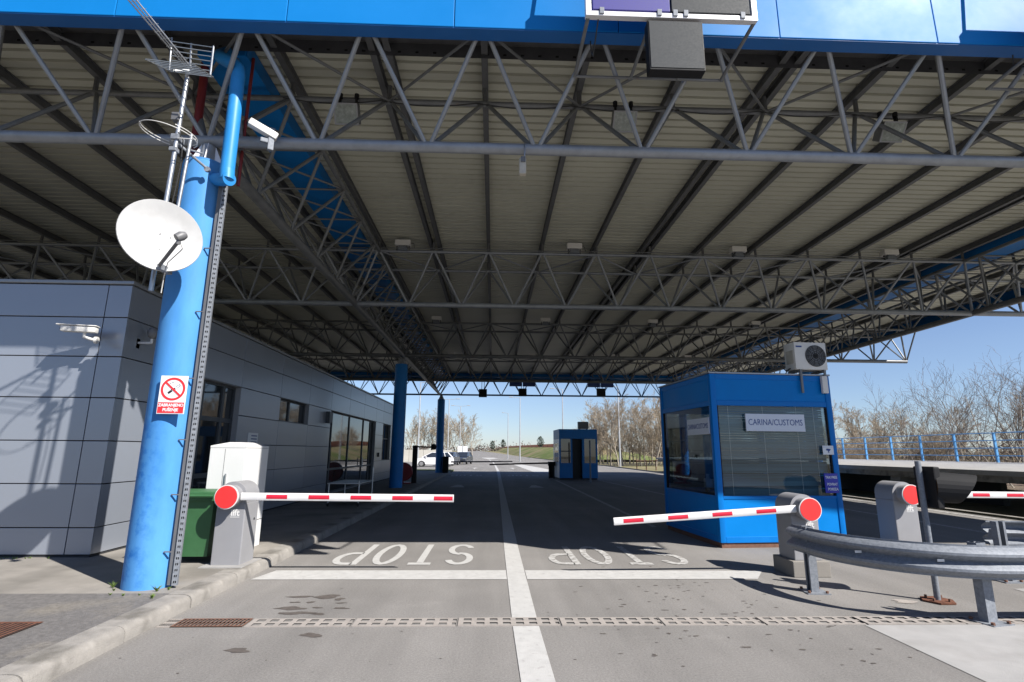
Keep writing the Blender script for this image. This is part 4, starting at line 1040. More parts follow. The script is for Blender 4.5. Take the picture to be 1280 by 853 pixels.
# ------------------------------------------------------------------ barriers
def barrier(label, x, y, z0, block, arm_dir, arm_tip, grp="road barriers"):
    """housing with a round head, red disc at the front, striped arm"""
    t = thing("road_barrier", label, "barrier", (x, y, z0), grp)
    b = .0
    if block:
        m = MB(); m.box(-.25, .25, -.06, .46, -z0 if False else 0, block, .01); mk(m, "base_block", "concrete", t); b = block
    m = MB(); m.box(-.185, .185, 0, .40, b, .78, .012); m.box(-.181, .181, .004, .396, b, b+.02)
    mk(m, "housing", "barrier_grey", t)
    m = MB(); m.prism([(-.183, .002, .78), (.183, .002, .78)]+[(.183*math.cos(R(a)), .002, .87+.183*math.sin(R(a))) for a in range(0, 181, 12)], (0, .396, 0)); mk(m, "head_cover", "barrier_grey", t, smooth=35)
    m = MB(); m.path([(0, .01, .87), (0, -.15, .87)], .142, 36); mk(m, "drive_drum", "barrier_grey", t)
    m = MB(); m.path([(0, -.148, .87), (0, -.162, .87)], .152, 40); mk(m, "disc_rim", "barrier_white", t)
    m = MB(); m.path([(0, -.160, .87), (0, -.168, .87)], .14, 40); mk(m, "red_disc", "disc_red", t)
    m = MB(); m.box(-.1, .1, -.002, -.0005, .2+b*.5, .2+b*.5+.001); 
    for xx in (-.02, .02): m.tube((xx, .2, .62), (xx, .2, .62), .001, 4)
    m.b.clear(); m.tube((.186, .3, .55), (.19, .3, .55), .016, 10); mk(m, "lock", "black_plastic", t)
    text("lettering", "lift", .11, "barrier_white", t, facing_minus_y((.06, -.0015, .655)), .003)
    m = MB(); m.box(.0, .12, -.0022, -.0008, .600, .608); mk(m, "logo_line", "barrier_white", t)
    # arm: from the drum sideways to the tip
    p0 = Vector((.15*arm_dir, -.07, .87)); p1 = Vector(arm_tip); L = (p1-p0).length; d = (p1-p0).normalized()
    upv = Vector((0, 0, 1)); upv = (upv-d*upv.dot(d)).normalized(); sd_ = d.cross(upv)
    def seg(a, e, hw, hh, mt, nm):
        m = MB(); A, B = p0+d*a, p0+d*e
        pts = []
        for k in range(12):
            g = 2*math.pi*k/12; cx = math.copysign(abs(math.cos(g))**.6, math.cos(g)); cz = math.copysign(abs(math.sin(g))**.6, math.sin(g))
            pts.append(A+sd_*hw*cx+upv*hh*cz)
        m.prism(pts, B-A); return mk(m, nm, mt, t, smooth=40)
    seg(0, L, .022, .049, "barrier_white", "arm")
    k = .33 if arm_dir > 0 else .28
    pos = k
    while pos < L-.05:
        e = min(pos+.27, L-.012)
        seg(pos, e, .0236, .038, "barrier_red", "red_stripe"); pos += .545 if arm_dir > 0 else .60
    return t
barrier("left red and white barrier beside the white cabinet, arm lowered level", -3.43, 7.38, .13, 0, 1, (2.92, -.07, .855))
barrier("right barrier on a concrete block, arm sloping down over the right lane", 4.23, 7.36, .0, .2, -1, (-2.62, -.07, .70))
tb = barrier("partly hidden barrier behind the black traffic light, arm pointing right", 6.42, 8.35, .12, 0, 1, (3.4, -.07, .86))
m = MB(); m.box(5.9, 6.95, 8.1, 9.1, -.02, .12, .02); struct(m, "barrier_island", "concrete")
m = MB(); m.box(-3.7, -3.16, 7.25, 7.9, .125, .142); struct(m, "barrier_footing", "concrete_pale")

t = thing("utility_cabinet", "tall white utility cabinet with a peaked lid behind the left barrier", "cabinet", (-3.9, 8.5, .13))
m = MB(); m.box(-4.2, -3.685, 8.205, 9.0, .13, .52); mk2 = m.make("plinth", "cabinet_white", t)
m = MB(); m.box(-4.205, -3.68, 8.195, 9.005, .53, 1.62, .006); m.make("body", "cabinet_white", t)
m = MB(); m.box(-4.19, -3.695, 8.21, 8.99, .519, .531); m.make("joint", "joint_dark", t)
m = MB(); m.hexa([(-4.205, 8.195, 1.626), (-3.68, 8.195, 1.626), (-3.68, 9.005, 1.626), (-4.205, 9.005, 1.626), (-4.205, 8.195, 1.655), (-3.68, 8.195, 1.655), (-3.68, 9.005, 1.655), (-4.205, 9.005, 1.655)])
m.hexa([(-4.205, 8.195, 1.656), (-3.68, 8.195, 1.656), (-3.68, 9.005, 1.656), (-4.205, 9.005, 1.656), (-4.03, 8.4, 1.71), (-3.85, 8.4, 1.71), (-3.85, 8.8, 1.71), (-4.03, 8.8, 1.71)]); m.make("lid", "cabinet_white", t)
m = MB(); m.box(-3.94, -3.925, 8.17, 8.193, .75, 1.25); m.make("door_handle", "steel_tube", t)
m = MB(); m.box(-3.985, -3.98, 8.1935, 8.196, .54, 1.61); m.make("door_gap", "joint_dark", t)

t = thing("wheelie_bin", "green wheelie bin between the blue column and the left barrier", "bin", (-4.0, 7.8, .13))
m = MB(); m.hexa([(-4.27, 7.52, .22), (-3.74, 7.52, .22), (-3.74, 8.1, .22), (-4.27, 8.1, .22), (-4.32, 7.44, .93), (-3.69, 7.44, .93), (-3.69, 8.18, .93), (-4.32, 8.18, .93)])
m.make("body", "bin_green", t)
m = MB(); m.box(-4.37, -3.64, 7.40, 8.22, .93, 1.0, .02); m.box(-4.36, -3.65, 7.40, 8.0, 1.0, 1.05, .02); m.make("lid", "bin_green", t, smooth=35)
m = MB(); m.tube((-4.35, 7.36, 1.0), (-3.66, 7.36, 1.0), .02, 8); m.make("handle", "bin_green", t)
for x in (-4.3, -3.72):
    m = MB(); m.tube((x-.04, 7.98, .24), (x+.04, 7.98, .24), .11, 16); m.make("wheel", "tyre", t)

# ------------------------------------------------------------------ guard rail
t = thing("guard_rail", "curved galvanised guard rail bent round the end of the traffic island", "guard rail", (5.0, 6.0, 0))
cx, cy, rr_ = 4.97, 6.52, 1.24
path = [(3.76, 6.86), (3.765, 6.70)]+[(cx+.04-rr_*math.cos(R(a)), cy-rr_*math.sin(R(a))) for a in range(0, 91, 6)]+[(5.6, 5.28), (6.2, 5.28), (6.8, 5.30)]+[(6.8+.96*math.sin(R(a)), 6.26-.96*math.cos(R(a))) for a in range(10, 181, 10)]+[(6.62, 7.22)]
profw = [(-.0, .0), (.0, .018), (.055, .045), (.078, .07), (.078, .095), (.055, .118), (.01, .145), (.0, .156), (.01, .167), (.055, .194), (.078, .217), (.078, .242), (.055, .267), (.0, .294), (-.0, .312)]
def sweep(path, prof, z0, th=.004):
    m = MB(); rings = []
    for i, p in enumerate(path):
        a = Vector((*path[max(i-1, 0)], 0)); b = Vector((*path[min(i+1, len(path)-1)], 0)); d = (b-a).normalized(); n = Vector((d.y, -d.x, 0))
        n = -n if False else n
        P = Vector((p[0], p[1], 0))
        out = [m.b.verts.new(P+n*u+Vector((0, 0, z0+v))) for u, v in prof]; inn = [m.b.verts.new(P+n*(u-th)+Vector((0, 0, z0+v))) for u, v in prof]
        rings.append(out+inn[::-1])
    k = len(rings[0])
    for A, B in zip(rings, rings[1:]):
        for j in range(k): m._f([A[j], A[(j+1) % k], B[(j+1) % k], B[j]])
    m._f(rings[0]); m._f(rings[-1])
    return m
# outward normal of this path points away from the island centre
sweep(path, [(u, v) for u, v in profw], .42).make("rail_beam", "galvanised", t, smooth=40)
for (x, y, a) in ((3.84, 6.58, 85), (4.86, 5.40, 12), (6.66, 7.13, 180)):
    c, s_ = math.cos(R(a)), math.sin(R(a))
    def P(u, v, z): return (x+u*c-v*s_, y+u*s_+v*c, z)
    m = MB()
    for (u0, u1, v0, v1) in ((-.06, .06, -.005, .0), (-.06, -.055, .0, .08), (.055, .06, .0, .08), (-.06, -.03, .08, .085), (.03, .06, .08, .085)):
        m.hexa([P(u0, v0, .012), P(u1, v0, .012), P(u1, v1, .012), P(u0, v1, .012), P(u0, v0, .74), P(u1, v0, .74), P(u1, v1, .74), P(u0, v1, .74)])
    m.make("post", "galvanised", t)
    m = MB(); m.hexa([P(-.13, -.10, 0), P(.13, -.10, 0), P(.13, .16, 0), P(-.13, .16, 0), P(-.13, -.10, .012), P(.13, -.10, .012), P(.13, .16, .012), P(-.13, .16, .012)]); m.make("base_plate", "galvanised", t)
    m = MB()
    for u in (-.1, .1):
        for v in (-.07, .13): m.tube(P(u, v, .01), P(u, v, .035), .018, 6)
    m.make("anchor_bolt", "rusty_steel", t)
    m = MB(); m.hexa([P(-.04, -.1, .51), P(.04, -.1, .51), P(.04, -.005, .51), P(-.04, -.005, .51), P(-.04, -.06, .63), P(.04, -.06, .63), P(.04, -.005, .63), P(-.04, -.005, .63)]); m.make("spacer", "galvanised", t)
for a in (32, 64):
    m = MB(); m.box(cx-(rr_+.01)*math.cos(R(a))-.035, cx-(rr_+.01)*math.cos(R(a))+.035, cy-(rr_+.015)*math.sin(R(a))-.006, cy-(rr_+.015)*math.sin(R(a)), .565, .59); m.make("reflector", "barrier_white", t)
m = MB(); blob(m, 4.57, 6.16, .14, .09, 77, .005); struct(m, "paint_patch", "drain_concrete")

t = thing("traffic_light", "black hooded traffic light on a short grey pole behind the guard rail", "traffic light", (4.96, 6.17, 0))
m = MB(); m.tube((0, 0, .0), (0, 0, 1.52), .032, 14); mk(m, "pole", "galvanised", t)
m = MB(); m.path([(0, 0, .005), (0, 0, .02)], .17, 6); mk(m, "base_plate", "rust", t)
m = MB()
for k in range(4): m.tube((.11*math.cos(k*1.57+.6), .11*math.sin(k*1.57+.6), .02), (.11*math.cos(k*1.57+.6), .11*math.sin(k*1.57+.6), .05), .014, 6)
mk(m, "anchor_bolt", "rusty_steel", t)
m = MB(); m.box(.05, .125, -.15, .15, 1.0, 1.46, .015); m.box(.02, .07, -.02, .02, 1.04, 1.08); m.box(.02, .07, -.02, .02, 1.36, 1.40); mk(m, "signal_case", "black_plastic", t)
pm("signal_black", (.022, .022, .023), .7, var=.15, spec=.15)
m = MB(); A = Vector((.125, -.02, 1.23)); dv = Vector((.90, -.43, -.05)).normalized()
# deep tapering visor, open at its end, with a thin wall
side = dv.cross(Vector((0, 0, 1))).normalized(); upv = side.cross(dv)
ro, ri = [], []
for i in range(25):
    g = 2*math.pi*i/24; ln = .22+.18*(math.sin(g)*.5+.5)
    ro.append((A+(side*math.cos(g)+upv*math.sin(g))*.175, A+dv*ln+(side*math.cos(g)+upv*math.sin(g))*.162))
    ri.append((A+(side*math.cos(g)+upv*math.sin(g))*.171, A+dv*ln+(side*math.cos(g)+upv*math.sin(g))*.158))
for (a, b), (c, d), (e, f), (g, h) in zip(ro, ro[1:], ri, ri[1:]):
    m.quad(a, c, d, b); m.quad(e, f, h, g); m.quad(b, d, h, f)
mk(m, "visor", "signal_black", t, smooth=50)
m = MB(); m.path([A, A+dv*.012], .168, 24); mk(m, "lens", "amber_glass", t)

# ------------------------------------------------------------------ things under the far half of the canopy
t = thing("inspection_table", "steel inspection table on castors in front of the glass doors", "table", (-3.98, 15.6, .13))
m = MB(); m.box(-.44, .44, -.8, .9, .58, .61, .005); mk(m, "table_top", "steel_tube", t)
m = MB(); m.box(-.40, .40, -.75, .85, .12, .14); mk(m, "lower_shelf", "steel_tube", t)
for (x, y) in ((-.40, -.75), (.40, -.75), (-.40, .85), (.40, .85)):
    m = MB(); m.tube((x, y, .09), (x, y, .58), .02, 8); mk(m, "leg", "steel_tube", t)
    m = MB(); m.tube((x-.018, y, .045), (x+.018, y, .045), .045, 12); mk(m, "caster", "tyre", t)
m = MB(); m.tube((.40, .85, .6), (.40, .85, .98), .02, 8); m.tube((.40, -.75, .6), (.40, -.75, .66), .02, 8); mk(m, "side_rail", "steel_tube", t)
t = thing("hose_reel", "dark red round hose drum standing behind the second column", "hose reel", (-4.10, 25.2, .13))
m = MB(); m.lathe([(.001, -.14), (.40, -.14), (.42, -.1), (.42, .1), (.40, .14), (.001, .14)], (0, 0, .52), 32, 'y'); mk(m, "drum", "dark_red", t, smooth=40)
m = MB(); m.box(-.35, .35, -.18, .18, 0, .06); m.box(-.05, .05, -.2, -.15, .06, .6); mk(m, "stand", "dark_red", t)
t = thing("far_barrier", "black boom barrier head on a post near the parked white car", "barrier", (-3.66, 25.6, .13))
m = MB(); m.box(-.11, .11, -.1, .1, 0, 1.72, .02); mk(m, "post", "black_plastic", t)
m = MB(); m.tube((0, 0, 1.66), (.72, 0, 1.64), .035, 8); mk(m, "boom", "black_plastic", t)
m = MB(); m.lathe([(.02, -.14), (.11, -.1), (.15, 0), (.11, .1), (.02, .14)], (.86, 0, 1.66), 12); m.box(.74, .8, -.05, .05, 1.5, 1.62); mk(m, "head", "black_plastic", t)
t = tag(MB().tube((-2.9, 38.2, 0.85), (1.6, 45, .78), .05, 8).make("lowered_boom", "black_plastic"), "dark lowered boom arm beyond the farthest column", "barrier")
t = thing("road_post", "short dark barrier housing beside the farthest column", "barrier", (-3.25, 37.6, .13))
m = MB(); m.box(-.2, .2, -.2, .2, 0, 1.1, .03); mk(m, "housing", "black_plastic", t)
t = thing("boom_gate", "thin dark boom reaching left from the far booth", "barrier", (3.7, 34.2, 0))
m = MB(); m.box(-.12, .12, -.12, .12, 0, .95, .02); mk(m, "housing", "black_plastic", t)
m = MB(); m.tube((-.1, 0, .9), (-3.9, 2.5, .72), .05, 8); mk(m, "boom", "black_plastic", t)

# ------------------------------------------------------------------ cars
def car(label, loc, rotz, paint):
    t = thing("parked_car", label, "car", loc, "cars parked beyond the canopy", rotz)
    w = .84
    m = MB()   # lower body: side outline swept across, pulled in a little at sills
    side_o = [(-2.05, .35), (-2.07, .62), (-1.95, .78), (-1.1, .93), (1.55, .97), (1.98, .92), (2.06, .6), (2.0, .3), (1.62, .28), (1.55, .5), (1.25, .62), (.95, .5), (.88, .26), (-.85, .26), (-.92, .5), (-1.22, .62), (-1.52, .5), (-1.6, .3)]
    n = len(side_o)
    secs = []
    for yv, k in ((-w, .97), (-w*.92, 1.0), (w*.92, 1.0), (w, .97)):
        secs.append([m.b.verts.new((x*k, yv, .26+(z-.26)*(k if abs(yv) < w else .97))) for x, z in side_o])
    for A, B in zip(secs, secs[1:]):
        for j in range(n): m._f([A[j], A[(j+1) % n], B[(j+1) % n], B[j]])
    m._f(secs[0]); m._f(secs[-1][::-1])
    mk(m, "body", paint, t, smooth=30)
    m = MB()   # cabin with sloping screens
    lo = [(-1.15, .93), (1.82, .95)]; hi = [(-.25, 1.42), (1.35, 1.44)]
    m.hexa([(-1.3, -.78, .92), (1.85, -.78, .94), (1.85, .78, .94), (-1.3, .78, .92), (-.15, -.62, 1.42), (1.4, -.62, 1.44), (1.4, .62, 1.44), (-.2, .62, 1.42)])
    mk(m, "window", "car_glass", t)
    m = MB(); m.hexa([(-.25, -.64, 1.425), (1.45, -.64, 1.445), (1.45, .64, 1.445), (-.25, .64, 1.425), (.0, -.55, 1.48), (1.25, -.55, 1.49), (1.25, .55, 1.49), (.0, .55, 1.48)]); 
    for s_ in (-1, 1):
        for (a, b) in (((-1.2, .93), (-.22, 1.44)), ((.42, .94), (.5, 1.46)), ((1.2, .95), (1.05, 1.46)), ((1.88, .95), (1.42, 1.46))):
            m.tube((a[0], s_*.785, a[1]), (b[0], s_*.63, b[1]), .035, 6)
    mk(m, "roof", paint, t, smooth=30)
    for (x, y) in ((-1.22, -.78), (-1.22, .78), (1.25, -.78), (1.25, .78)):
        m = MB(); s_ = 1 if y > 0 else -1; m.path([(x, y-.1*s_, .31), (x, y+.075*s_, .31)], .31, 20); o = mk(m, "wheel", "tyre", t)
        m = MB(); m.path([(x, y+.07*s_, .31), (x, y+.085*s_, .31)], .2, 16); m.make("rim", "rim", o, world=False)
    for y in (-.6, .6):
        m = MB(); m.box(-2.04, -1.9, y-.17, y+.17, .62, .76, .02); mk(m, "headlight", "flood_glass", t)
    m = MB(); m.box(-2.085, -2.04, -.5, .5, .34, .46); mk(m, "grille", "black_plastic", t)
    for s_ in (-1, 1):
        m = MB(); m.box(-.85, -.68, s_*.86-.07, s_*.86+.07, .93, 1.04, .02); mk(m, "mirror", paint, t)
    return t
car("white parked hatchback seen side on between the two far columns", (-6.1, 56.6, 0), R(2), "car_white")
car("dark blue grey parked car just right of the farthest column", (-5.05, 62.5, 0), R(80), "car_grey")
car("rightmost dark parked car at the end of the row", (-3.75, 68.5, 0), R(80), "car_dark")
t = thing("pale_wall", "long pale low wall behind the parked cars", "wall", (-15, 80, 0))
for i in range(10):
    m = MB(); m.box(-27+i*2.1, -27+i*2.1+2.06, 80, 80.15, 0, 1.75); m.make("wall_panel", "pale_wall", t)
t = thing("road_sign", "pair of white roadside boards seen from behind near the bend", "sign", (-5.6, 100, 0))
for x in (-.5, .5):
    m = MB(); m.box(x-.42, x+.42, -.03, .03, .7, 2.5); mk(m, "board", "sign_white", t)
m = MB(); m.tube((0, 0, -.05), (0, 0, 2.6), .06, 8); mk(m, "post", "lamp_steel", t)

# ------------------------------------------------------------------ street lamps
def lamp(label, x, y, h, arms):
    t = thing("street_lamp", label, "street lamp", (x, y, -.06), "street lamps beyond the canopy")
    m = MB(); m.tube((0, 0, 0), (0, 0, h), .11, 10, .06); mk(m, "pole", "lamp_steel", t)
    for a in arms:
        m = MB(); m.tube((0, 0, h-.03), (a, 0, h+.08), .035, 6); mk(m, "arm", "lamp_steel", t)
        m = MB(); m.box(min(a, a*1.5), max(a, a*1.5), -.14, .14, h+.05, h+.17, .03); mk(m, "lamp_head", "lamp_steel", t)
    return t
lamp("tall street lamp behind the windscreen of the white car", -9.1, 66, 10, (1.2,))
lamp("double armed street lamp left of the bare trees by the cars", -7.5, 90, 10.2, (-1.2, 1.2))
lamp("double armed street lamp behind the white roadside boards", -6.2, 101, 10, (-1.2, 1.2))
lamp("slim street lamp left of the orange fence, farthest along the road", 3.2, 116, 9.8, (-.9,))
lamp("street lamp on the green bank above the white centre line", 4.3, 86, 10.2, (-1.2,))
lamp("street lamp rising from behind the far booth", 9.9, 76, 10.5, (-1.2,))
lamp("thick near street lamp in front of the bare trees by the booths", 14.76, 62.4, 9.3, (-1.4,))

# ------------------------------------------------------------------ loading platform on the right
t = thing("loading_platform", "raised concrete loading platform on the right with dark void beneath", "loading platform", (18, 20, 0))
m = MB(); m.hexa([(14.6, 8, 1.0), (24, 8, 1.0), (24, 48, 1.0), (14.6, 48, 1.0), (14.6, 8, 1.145), (24, 8, 1.25), (24, 48, 1.25), (14.6, 48, 1.145)]); m.make("deck_slab", "concrete_pale", t)
m = MB(); m.box(14.72, 15.0, 8, 48, .80, .995); m.make("edge_beam", "kerb_concrete", t)
for y in (10, 13.8, 19.5, 24.5, 30, 36, 42):
    m = MB(); m.prism([(14.8, y, 0), (15.9, y, 0), (15.5, y, .99), (15.0, y, .99)], (0, .5, 0)); m.make("support", "concrete_pale", t)
m = MB(); m.box(16.3, 16.5, 17.0, 48, 0, .99); m.make("back_wall", "interior_dark", t)  # shade under the slab is put into this wall's near-black colour
t = thing("platform_railing", "blue tube railing along the far edge of the loading platform", "railing", (23.5, 20, 1.21))
for k in range(18):
    y = 9+k*2.2
    m = MB(); m.box(23.42, 23.52, y-.04, y+.04, 1.2, 2.62); m.make("post", "rail_blue", t)
for z in (1.55, 1.9, 2.25, 2.6):
    m = MB(); m.tube((23.47, 8, z), (23.47, 47, z), .022, 6); m.make("rail", "rail_blue", t)
t = thing("side_fence", "short dark post and rail fence right of the far booth", "fence", (15.5, 50, 0))
m = MB(); m.tube((13.9, 52, .75), (17.5, 48.5, .95), .05, 6); m.make("rail", "rusty_steel", t)
for k in range(6):
    p = Vector((13.9, 52, 0)).lerp(Vector((17.5, 48.5, 0)), k/5); m = MB(); m.tube(p+Vector((0, 0, -.1)), p+Vector((0, 0, .9)), .05, 6); m.make("post", "rusty_steel", t)

# ------------------------------------------------------------------ bare trees
def tree_mesh(seed, H, stems=1, spread=.35, counts=(10, 6, 4, 2), up=.10, tw=.012, r0=None, base=.25, lean=(.12, .5)):
    q = random.Random(seed); TV, TF, CV, CF = [], [], [], []
    def tube(V, F_, pts, rad, n):
        base_i = len(V); prev = None
        for i, p in enumerate(pts):
            tdir = (pts[min(i+1, len(pts)-1)]-pts[max(i-1, 0)]).normalized()
            a = Vector((0, 0, 1)) if abs(tdir.z) < .9 else Vector((1, 0, 0))
            u = tdir.cross(a).normalized(); w = tdir.cross(u)
            for j in range(n): V.append(p+(u*math.cos(6.283*j/n)+w*math.sin(6.283*j/n))*rad[i])
        for i in range(len(pts)-1):
            for j in range(n): F_.append((base_i+i*n+j, base_i+i*n+(j+1) % n, base_i+(i+1)*n+(j+1) % n, base_i+(i+1)*n+j))
    def grow(p, d, L, r, lev):
        ns = (6, 4, 3, 2, 1)[min(lev, 4)]; pts = [p]; dd = d.copy()
        for _ in range(ns):
            dd = (dd+Vector((q.gauss(0, .13), q.gauss(0, .13), q.gauss(0, .08)+up))).normalized(); pts.append(pts[-1]+dd*L/ns)
        end = max(tw*.6, r*(.3 if lev == 0 else .35)); rad = [r+(end-r)*i/ns for i in range(ns+1)]
        n = 7 if lev == 0 else (4 if lev == 1 else 3)
        tube(TV if lev == 0 else CV, TF if lev == 0 else CF, pts, rad, n)
        if lev >= len(counts): return
        for k in range(counts[lev]):
            tt = base+(1-base)*(k+q.random())/counts[lev] if lev == 0 else .2+.8*(k+q.random())/counts[lev]
            f = tt*ns; i = min(int(f), ns-1); pos = pts[i].lerp(pts[i+1], f-i); ax = (pts[i+1]-pts[i]).normalized()
            side = Vector((q.gauss(0, 1), q.gauss(0, 1), q.gauss(0, .5))); side = (side-ax*side.dot(ax)).normalized()
            an = R(q.uniform(28, 58)) if lev == 0 else R(q.uniform(25, 60))
            nd = ax*math.cos(an)+side*math.sin(an)*(.6+spread)
            grow(pos, nd.normalized(), L*q.uniform(.38, .62)*(1.15-.5*tt), max(tw, (r*(1-.65*tt))*.5), lev+1)
    for s_ in range(stems):
        az = q.uniform(0, 6.28)+s_*6.28/stems; ln = q.uniform(*lean) if stems > 1 else q.uniform(0, .08)
        grow(Vector((.15*math.cos(az) if stems > 1 else 0, .15*math.sin(az) if stems > 1 else 0, -.1)), Vector((ln*math.cos(az), ln*math.sin(az), 1)).normalized(), H*q.uniform(.62, .8), (r0 or H*.014)*(.7 if stems > 1 else 1), 0)
    def mesh(nm, V, F_, mt):
        me = bpy.data.meshes.new(nm); me.from_pydata([tuple(v) for v in V], [], F_); me.materials.append(MATS[mt]); me.polygons.foreach_set("use_smooth", [True]*len(F_)); return me
    return (TV, TF, CV, CF, mesh)
KIND = {}
def kind(name, seeds, bark, twig, **k):
    out = []
    for sd_ in seeds:
        TV, TF, CV, CF, mesh = tree_mesh(sd_, **k); out.append((mesh("trunk", TV, TF, bark), mesh("crown", CV, CF, twig)))
    KIND[name] = out
kind("poplar", (11, 12, 13, 14), "bark_pale", "twig_tan", H=8.5, spread=.25, counts=(12, 7, 5, 3), up=.13, tw=.014, base=.18)
kind("brush", (21, 22, 23), "bark_pale", "twig_tan", H=6.0, stems=6, spread=.3, counts=(7, 5, 4, 2), up=.08, tw=.012, r0=.05)
kind("willow", (31, 32, 33, 34, 35), "bark_pale", "twig_grey", H=9.0, stems=4, spread=.15, counts=(6, 5, 3), up=.07, tw=.0065, r0=.07, base=.35, lean=(.1, .75))
kind("bush", (41, 42), "bark_grey", "twig_grey", H=3.6, stems=9, spread=.5, counts=(6, 5, 3), up=.06, tw=.010, r0=.03)
ORD = ["first", "second", "third", "fourth", "fifth", "sixth", "seventh", "eighth", "ninth", "tenth", "eleventh", "twelfth", "thirteenth", "fourteenth", "fifteenth",
       "sixteenth", "seventeenth", "eighteenth", "nineteenth", "twentieth", "twenty-first", "twenty-second", "twenty-third", "twenty-fourth", "twenty-fifth", "twenty-sixth", "twenty-seventh", "twenty-eighth", "twenty-ninth", "thirtieth",
       "thirty-first", "thirty-second", "thirty-third", "thirty-fourth", "thirty-fifth", "thirty-sixth"]
def tree(kd, label, x, y, sc, grp, z=None, rz=None):
    t = thing("bare_tree", label, "tree", (x, y, (ground_z(x, y) if z is None else z)), grp, rnd.uniform(0, 6.28) if rz is None else rz)
    t.scale = (sc*rnd.uniform(.9, 1.1), sc*rnd.uniform(.9, 1.1), sc)
    a, b = rnd.choice(KIND[kd])
    for nm, me in (("trunk", a), ("crown", b)):
        o = bpy.data.objects.new(nm, me); COL.objects.link(o); o.parent = t
    return t
def row_of(items, label, grp):
    """items (kind, x, y, scale, z), labelled by their order from the left"""
    for i, (kd, x, y, sc, z) in enumerate(sorted(items, key=lambda v: v[1]/v[2])):
        tree(kd, label % ORD[i], x, y, sc, grp, z)
# row between the two booths
L_ = []
for i in range(36):
    y = 63+rnd.uniform(0, 14); px = 12.2+i*.46
    L_.append(("poplar" if i % 3 else "brush", px*y/66, y, (rnd.uniform(.82, 1.08) if i % 3 else rnd.uniform(.7, .95)), None))
row_of(L_, "bare tan tree, %s from the left in the row between the booths", "bare trees between the booths")
# left behind the cars
row_of([("poplar", -17.5+i*1.3+rnd.uniform(-.4, .4), 108+rnd.uniform(0, 14), rnd.uniform(1.0, 1.22), None) for i in range(11)],
       "bare pale tree, %s from the left in the clump behind the cars", "bare trees behind the cars")
# thicket right of the near booth behind the platform
L_ = []
for i in range(26):
    L_.append(("brush" if i % 3 else "poplar", 25.5+rnd.uniform(0, 9), 33+i*.8+rnd.uniform(-.6, .6), rnd.uniform(.5, .75), -.6))
row_of(L_, "pale bare tree, %s from the left in the thicket behind the platform", "thicket behind the platform")
row_of([("willow", x, y, sc, -.9) for x, y, sc in ((26.0, 29, .86), (27.5, 33, .85), (25.6, 23.5, .95), (26.5, 26, .98), (28.5, 27.5, .95), (25.8, 21.2, .92), (30, 30, .95), (29, 36, .95), (33, 27, 1.15), (27.3, 19.6, .95), (31, 23.5, 1.0), (36, 33, 1.1), (25.4, 18.4, .9))],
       "tall thin bare tree, %s from the left above the blue railing", "thin bare trees by the railing")
row_of([("bush", 25.5+rnd.uniform(0, 10), 16+i*1.5, rnd.uniform(.6, .95), -.7) for i in range(18)], "low tangled bush, %s from the left behind the blue railing", "bare bushes by the railing")
row_of([("poplar", 12.5+i*1.3, 95+i*3.2, rnd.uniform(.42, .55), 1.6) for i in range(9)], "small bare tree, %s from the left on the bank behind the far booth", "small trees on the bank")
row_of([("poplar", 34+rnd.uniform(0, 16), 52+i*3.1, rnd.uniform(.8, 1.1), -.3) for i in range(16)], "farther bare tree, %s from the left beyond the platform thicket", "farther bare trees")
# trees on the opposite side that the office glass mirrors
# far woods as one mass of small clumps along the horizon
m = MB(); q = random.Random(9)
def clump(m, x, y, z, sx, sz, n, sz_=(.4, 1.1)):
    for _ in range(n):
        a = Vector((x+q.gauss(0, sx), y+q.gauss(0, sx), z+abs(q.gauss(0, sz)))); s_ = q.uniform(*sz_)
        m.sheet([a, a+Vector((q.uniform(-s_, s_), q.uniform(-s_, s_), s_)), a+Vector((s_*.6, q.uniform(-s_, s_), q.uniform(-s_, s_)))])
for i in range(230):
    x = -220+i*3.1; y = 430+q.uniform(-25, 40)+abs(x)*.1; hh = q.uniform(3, 6.5); 
    clump(m, x, y, 1.2, 1.8, hh*.5, 50, (.6, 1.5))
for i in range(200):
    x = 40+i*1.0+q.uniform(-1, 1); y = 120+q.uniform(0, 40)-i*.38; clump(m, x, y, -.8, 1.4, q.uniform(1.6, 2.8), 150, (.25, .6))
o = m.make("far_woods", "twig_far"); tag(o, "low hazy band of leafless woods along the horizon", None, None, 'stuff')
m = MB()
for i in range(9000):
    x = 25+q.uniform(0, 40); y = 10+q.uniform(0, 75); z = ground_z(x, y); h = q.uniform(.3, 1.0)
    m.sheet([(x-.02, y, z), (x+.02, y, z), (x+q.uniform(-.25, .25), y+q.uniform(-.25, .25), z+h)])
o = m.make("dry_scrub", "scrub_brown"); tag(o, "brown dry scrub covering the ground behind the platform", None, None, 'stuff')
m = MB(); m.sheet([(24.2, 5, -.02), (120, 5, -3), (160, 140, -1), (24.2, 62, .05)]); struct(m, "scrub_field", "scrub_brown")
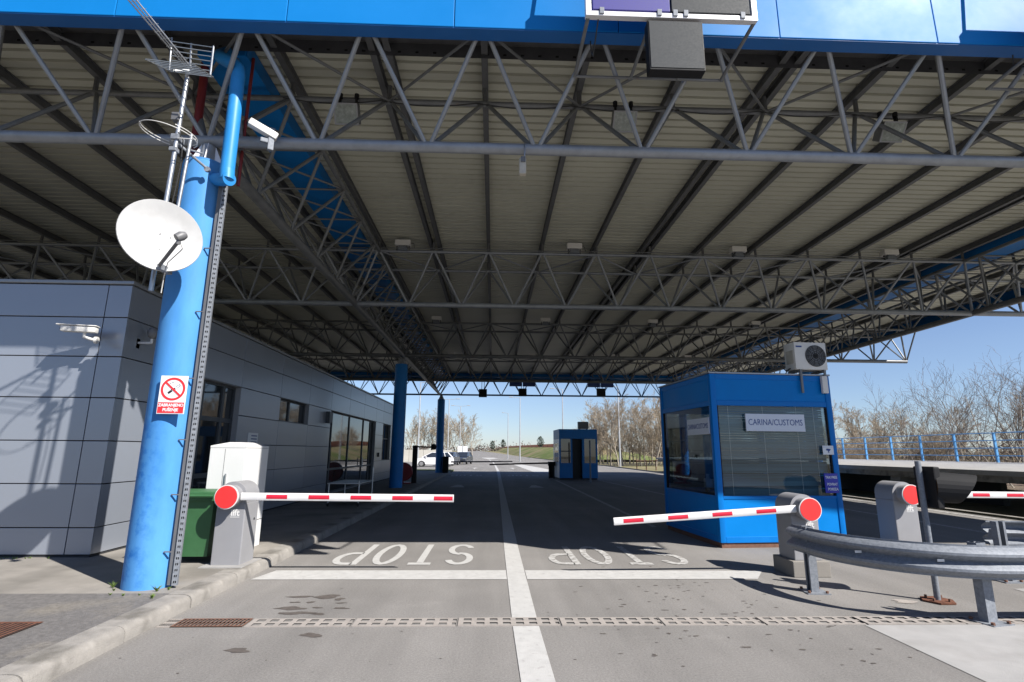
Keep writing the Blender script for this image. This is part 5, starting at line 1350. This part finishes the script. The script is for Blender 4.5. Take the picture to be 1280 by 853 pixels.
for i, (x, y, h, lab) in enumerate(((11.0, 125, 2.6, "dark round conifer left of the far booth on the bank"), (3.2, 170, 2.6, "dark round conifer above the orange fence"), (-.3, 300, 5.0, "small dark conifer on the horizon above the centre line"))):
    t = thing("conifer_tree", lab, "tree", (x, y, (2.4 if i == 0 else (2.6 if i == 1 else 2.2))))
    m = MB(); m.tube((0, 0, 0), (0, 0, h*.4), .12, 6); mk(m, "trunk", "bark_grey", t)
    m = MB()
    for k in range(420):
        u = q.random(); rad = h*.33*(math.sin(math.pi*min(1, u*.85+.12)))**.7; a = q.uniform(0, 6.28); r_ = rad*math.sqrt(q.random()); P0 = Vector((r_*math.cos(a), r_*math.sin(a), h*.15+u*h*.85)); s_ = h*.07
        m.sheet([P0, P0+Vector((q.uniform(-s_, s_), q.uniform(-s_, s_), s_)), P0+Vector((q.uniform(-s_, s_), q.uniform(-s_, s_), -s_))])
    mk(m, "crown", "conifer", t)

# weeds at the column foot and along the wall
m = MB(); q = random.Random(17)
def weed(x, y, z, n, h):
    for _ in range(n):
        a = q.uniform(0, 6.28); l = q.uniform(.3, .8)*h; w = .003+.004*q.random(); dx, dy = math.cos(a)*l*.6, math.sin(a)*l*.6
        m.sheet([(x-w, y, z), (x+w, y, z), (x+dx*.6+w, y+dy*.6, z+l*.6)]); m.sheet([(x-w+dx*.3, y+dy*.3, z+l*.3), (x+w+dx*.3, y+dy*.3, z+l*.3), (x+dx, y+dy, z+l*.7)])
for (x, y, n, h) in ((-4.08, 6.28, 26, .13), (-3.98, 6.15, 12, .07), (-3.52, 6.12, 22, .14), (-3.43, 6.18, 14, .08), (-3.40, 5.85, 20, .09), (-3.75, 5.95, 18, .05), (-3.9, 5.98, 14, .05), (-3.6, 5.97, 12, .05)): weed(x, y, .13, n, h)
for i in range(30): weed(q.uniform(-7.6, -6.0), 7.9+q.uniform(-.1, .03), .13, 5, .05)
o = m.make("weeds", "weed_green"); tag(o, "small weeds in the cracks round the blue column foot", None, None, 'stuff')
